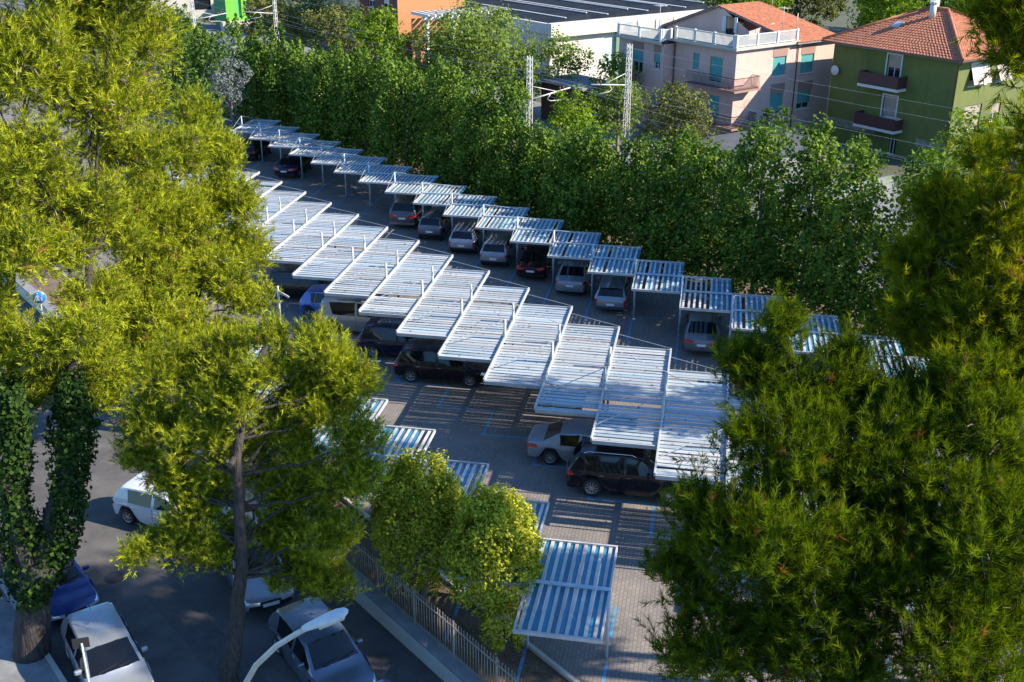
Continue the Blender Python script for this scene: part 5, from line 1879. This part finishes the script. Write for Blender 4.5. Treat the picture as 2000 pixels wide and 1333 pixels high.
broad('broadleaf_tree', 'dark olive tree beside the red-brick building', (-17.0, 112), blobs_of(-17.0, 112, 9.6, 4.0, 1.0, 7, 76), M_olive, 21, 0.29, .65, 1.1, 76)
broad('broadleaf_tree', 'olive brown tree behind the far lattice mast', (-26.0, 138), blobs_of(-26.0, 138, 10.5, 4.2, 1.0, 7, 77), M_olive, 18, 0.36, .7, 1.3, 77)
broad('broadleaf_tree', 'low tree before the loading door of the white hall', (8.9, 101), blobs_of(8.9, 101, 6.4, 2.5, .6, 5, 78), M_acac, 20, 0.27, .55, .9, 78)
broad('broadleaf_tree', 'round olive green tree below the corner of the pink house', (12.4, 83.5), blobs_of(12.4, 83.5, 7.0, 3.3, .8, 7, 79), M_olive, 22, 0.22, .55, .8, 79)
broad('broadleaf_tree', 'pale green poplar bush below the near lattice mast arm', (4.2, 77.5), blobs_of(4.2, 77.5, 7.6, 2.5, .8, 6, 80), M_bright, 22, 0.22, .5, .7, 80)
broad('broadleaf_tree', 'green bush between the two lattice masts', (8.6, 90.5), blobs_of(8.6, 90.5, 6.2, 2.6, .5, 6, 81), M_acac, 21, 0.25, .55, .8, 81)
broad('broadleaf_tree', 'dark bush at the foot of the pink house wall', (21.2, 90.3), blobs_of(21.2, 90.3, 3.9, 1.7, .3, 5, 82), M_oak, 18, 0.22, .4, .5, 82, trunk_r=.08)
broad('broadleaf_tree', 'small tree at the far left before the pale warehouse', (-39, 132), blobs_of(-39, 132, 7.2, 3.2, .8, 6, 83), M_oak, 18, 0.34, .6, 1.1, 83)
broad('broadleaf_tree', 'glossy green tree before the right wall of the green house', (27.8, 66), blobs_of(27.8, 66, 8.6, 3.0, 1.0, 6, 84), M_bright, 22, 0.22, .55, .8, 84)
for n, (x, y, top, r, mt, lb_) in enumerate(((30, 150, 9.5, 5.5, M_bright, 'sunny tree behind the roof terrace of the pink house'), (20, 158, 8.5, 5.0, M_oak, 'green tree behind the white hall roof'), (42, 128, 10.8, 4.2, M_bright, 'rounded green tree between the two tiled roofs'),
                                           (52, 132, 10.6, 5.5, M_oak, 'tree behind the chimney of the green house'), (64, 128, 11, 6, M_olive, 'broad tree behind the right end of the green house roof'), (40, 160, 9.5, 6, M_olive, 'far tree line clump behind the pink house ridge'),
                                           (10, 176, 8.5, 6, M_oak, 'far tree clump beyond the hall rooflights'), (-52, 150, 7.5, 4.2, M_oak, 'green tree left of the lime green building'), (-33, 150, 6.5, 3.2, M_olive, 'low tree at the foot of the lime green building'), (56, 165, 10, 7, M_bright, 'far sunny tree clump above the green house roof'))):
    broad('broadleaf_tree', lb_, (x, y), blobs_of(x, y, top, r, .6, 7, 90 + n), mt, 24, .44, .85, 1.8, 90 + n)
# oleander with pink flowers by the thick trunk
ol = broad('oleander_bush', 'oleander bush with pink flowers behind the thick ivy trunk', (-15.3, 28.9), blobs_of(-15.3, 28.9, 3.6, 1.6, .4, 5, 120), M_ivy, 28, 0.17, .35, .4, 120, trunk_r=.05, cat='bush', aspect=.35)
g2 = np.random.default_rng(121)
d = unit(g2.normal(size=(60, 3)))
c = np.array([-15.1, 28.5, 2.2]) + d * np.array([1.5, 1.4, 1.5])
p = (c[:, None, :] + g2.normal(0, .07, (60, 14, 3))).reshape(-1, 3)
V, va = leaves(p, np.repeat(d, 14, 0), .07, g2, g2.random(len(p)), .9)
fl = link('flowers', np_mesh('flowers', V, 4, M_oleander, va), ol, (15.3, -28.9, 0))
fl['kind'] = 'stuff'

# ------------------------------------------------------------------ street lamp, poles, signs
M_lampw = mat('lamp_housing', (0.62, 0.62, 0.60), 0.35, col2=(0.50, 0.50, 0.48), nscale=6)
lp = empty('street_lamp', (-4.75, 14.75, 0))
tag(lp, 'curved grey street lamp with long pale head at the lower edge', 'street lamp')
pts = [(0, 0, 0), (0, 0, 5), (.05, -.02, 8.2), (.25, -.25, 9.0), (.46, -.45, 9.43), (.67, -.55, 9.85), (1.06, -.65, 10.32), (1.42, -.72, 10.62), (1.62, -.75, 10.77)]
MB().tube(pts, [.11, .09, .065, .055, .05, .048, .046, .045, .045], 10).obj('pole', M_galv, lp)
hd = MB()
a, b = Vector((1.52, -.75, 10.72)), Vector((2.24, -.78, 11.08))
ax = (b - a).normalized()
sd = ax.cross(Vector((0, 0, 1))).normalized()
upv = sd.cross(ax)
prof = [(0, .05, .05), (.06, .085, .06), (.25, .10, .075), (.5, .135, .09), (.75, .15, .09), (.92, .12, .07), (1.0, .05, .03)]
vs_, fs = [], []
nseg = 16
for f, w_, h_ in prof:
    c = a.lerp(b, f)
    for k in range(nseg):
        an = 2 * math.pi * k / nseg
        vs_.append(c + sd * w_ * math.cos(an) + upv * (h_ * math.sin(an) * (1.0 if math.sin(an) > 0 else .55)))
for i in range(len(prof) - 1):
    for k in range(nseg):
        fs.append((i * nseg + k, i * nseg + (k + 1) % nseg, (i + 1) * nseg + (k + 1) % nseg, (i + 1) * nseg + k))
fs.append(tuple(range(nseg)))
fs.append(tuple(range((len(prof) - 1) * nseg, len(prof) * nseg)))
hd.add(vs_, fs, True)
hd.obj('lamp_head', M_lampw, lp)
MB().bar(a.lerp(b, .35) - upv * .055, a.lerp(b, .9) - upv * .05, .17, .03).obj('lamp_glass', M_lamp, lp)

pp = empty('lamp_post', (-11.62, 51.23, 0), PHI)
tag(pp, 'thin white post with slanting board beside the small blue car', 'post')
MB().tube([(0, 0, 0), (0, 0, 2.65)], .055, 8).obj('pole', M_white, pp)
mb = MB()
mb.box((.05, -.02, 2.35), (1.15, .05, .10), M=Matrix.Rotation(R(28), 3, 'Y'))
mb.obj('slanting_board', M_white, pp)
mb = MB()
mb.tube([(-.7, 0, 0), (-.7, 0, 1.0), (-.62, 0, 1.15), (-.35, 0, 1.15), (-.28, 0, 1.0), (-.28, 0, 0)], .03, 6)
mb.obj('guard_rail', M_white, pp)

sg = empty('road_sign', (-23.13, 50.35, 0))
tag(sg, 'round blue sign with white pedestrian and child figures among the pine branches', 'road sign')
MB().tube([(0, .06, 0), (0, .06, 2.65)], .03, 8).obj('pole', M_galv, sg)
_az = math.atan2(23.1, -50.3)
disc = MB()
disc.lathe([(.001, -.012), (.33, -.012), (.33, .012), (.001, .012)], 28, 'Y')
M_sign = mat('sign_blue', (0.01, 0.17, 0.52), 0.35, noise=.05)
fc = empty('sign_face', (0, 0, 2.3), R(20), sg)
fd = disc.obj('disc', M_sign, fc)
rim = MB()
rim.lathe([(.31, -.016), (.335, -.016), (.335, -.013), (.31, -.013)], 28, 'Y')
rim.obj('rim', M_white, fc)
fg = MB()
def fig(x, z, s):
    fg.lathe([(.001, -.018), (.042 * s, -.018), (.042 * s, -.014)], 12, 'Y', (x, 0, z + .19 * s))
    for p, q, w_ in (((x, z + .13 * s), (x - .01 * s, z - .03 * s), .075 * s), ((x - .02 * s, z - .03 * s), (x - .06 * s, z - .19 * s), .04 * s), ((x + .01 * s, z - .03 * s), (x + .05 * s, z - .19 * s), .04 * s), ((x - .02 * s, z + .11 * s), (x - .09 * s, z), .03 * s), ((x + .02 * s, z + .11 * s), (x + .09 * s, z + .01 * s), .03 * s)):
        fg.bar((p[0], -.017, p[1]), (q[0], -.017, q[1]), w_, .004, up=(0, 1, 0))
fig(-.07, .02, 1.0)
fig(.11, -.06, .68)
fg.obj('figures', M_white, fc)

s2 = empty('road_sign', (-11.25, 23.45, 0), R(10))
tag(s2, 'small dark sign plate on a thin pole before the silver-grey hatchback', 'road sign')
MB().tube([(0, 0, 0), (0, 0, 2.9)], .028, 8).obj('pole', M_galv, s2)
MB().box((-.02, .02, 2.9), (.42, .03, .30), M=Matrix.Rotation(R(5), 3, 'Z')).obj('plate', M_blackp, s2)

# ------------------------------------------------------------------ litter, covers, worn patches
M_litter = foliage('dry_needles', (0.10, 0.06, 0.03), (0.26, 0.17, 0.08), .1)
g3 = np.random.default_rng(77)


def litter(name, pts, size, label):
    n = len(pts)
    out = np.tile(np.array([0, 0, 1.0]), (n, 1))
    nrm = unit(out + .25 * g3.normal(size=(n, 3)))
    ax = unit(np.cross(nrm, g3.normal(size=(n, 3))))
    sd = np.cross(nrm, ax)
    L = size * g3.uniform(.5, 1.4, n)[:, None]
    V = np.stack([pts - ax * L, pts + sd * L * .3, pts + ax * L, pts - sd * L * .3], 1).reshape(-1, 3)
    o = link(name, np_mesh(name, V, 4, M_litter, g3.random(n)))
    tag(o, label, 'litter', kind='stuff')


tt = g3.uniform(-16, 6, 2600)
mm = np.where(g3.random(2600) < .55, -8.4 + np.abs(g3.normal(0, .7, 2600)), -np.abs(g3.normal(0, 1.1, 2600)) - .05)
pts = np.stack([O_[0] + EV[0] * tt + NV[0] * mm, O_[1] + EV[1] * tt + NV[1] * mm, np.full(2600, .004)], 1)
litter('leaf_litter', pts, .05, 'dry needles and leaves gathered along both road edges')
tt = g3.uniform(-18, 6, 3000)
mm = g3.uniform(.55, 2.8, 3000)
pts = np.stack([O_[0] + EV[0] * tt + NV[0] * mm, O_[1] + EV[1] * tt + NV[1] * mm, np.full(3000, .012)], 1)
litter('leaf_litter', pts, .07, 'dead leaves on the soil strip behind the iron fence')
ii = g3.integers(-3, 12, 900)
uu, vv = g3.uniform(.1, BW - .1, 900), g3.uniform(.2, SLEN - .2, 900)
bx_ = B0[None, :] + ii[:, None] * SB[None, :] + uu[:, None] * D2 + vv[:, None] * D1
litter('leaf_litter', np.column_stack([bx_, np.full(900, RZ - .012)]), .07, 'scattered twigs and needles lying on the white carport slats')
for (t, m_, r_) in ((-4.5, -4.6, .33), (-11.0, -5.6, .33)):
    c_ = tm(t, m_)
    mh = MB()
    mh.lathe([(.001, .006), (r_ * .86, .006), (r_ * .88, -.006), (r_ * .94, -.006), (r_ * .95, .008), (r_, .004)], 24, 'Z', (c_[0], c_[1], -.008))
    tag(mh.obj('manhole_cover', mat('cast_iron', (0.05, 0.045, 0.042), .6, metal=.5, noise=.3, nscale=8)), 'round iron manhole cover in the road %s' % ('near the silver estate car' if t > -8 else 'below the white hatchback'), 'manhole cover')
pt = MB()
def patch(t0, t1, m0, m1):
    pt.add([tm(t0, m0, -.007), tm(t1, m0 + .15, -.007), tm(t1 - .1, m1, -.007), tm(t0 + .12, m1 - .1, -.007)], [(0, 1, 2, 3)])
patch(-9.5, -3.0, -5.2, -4.0)
patch(-1.5, 2.2, -6.9, -3.4)
patch(-16, -12.5, -7.6, -6.3)
tag(pt.obj('road_patches', mat('newer_asphalt', (0.078, 0.072, 0.070), .85, col2=(0.052, 0.049, 0.048), nscale=3, bump=.3, bscale=50)), kind='structure')
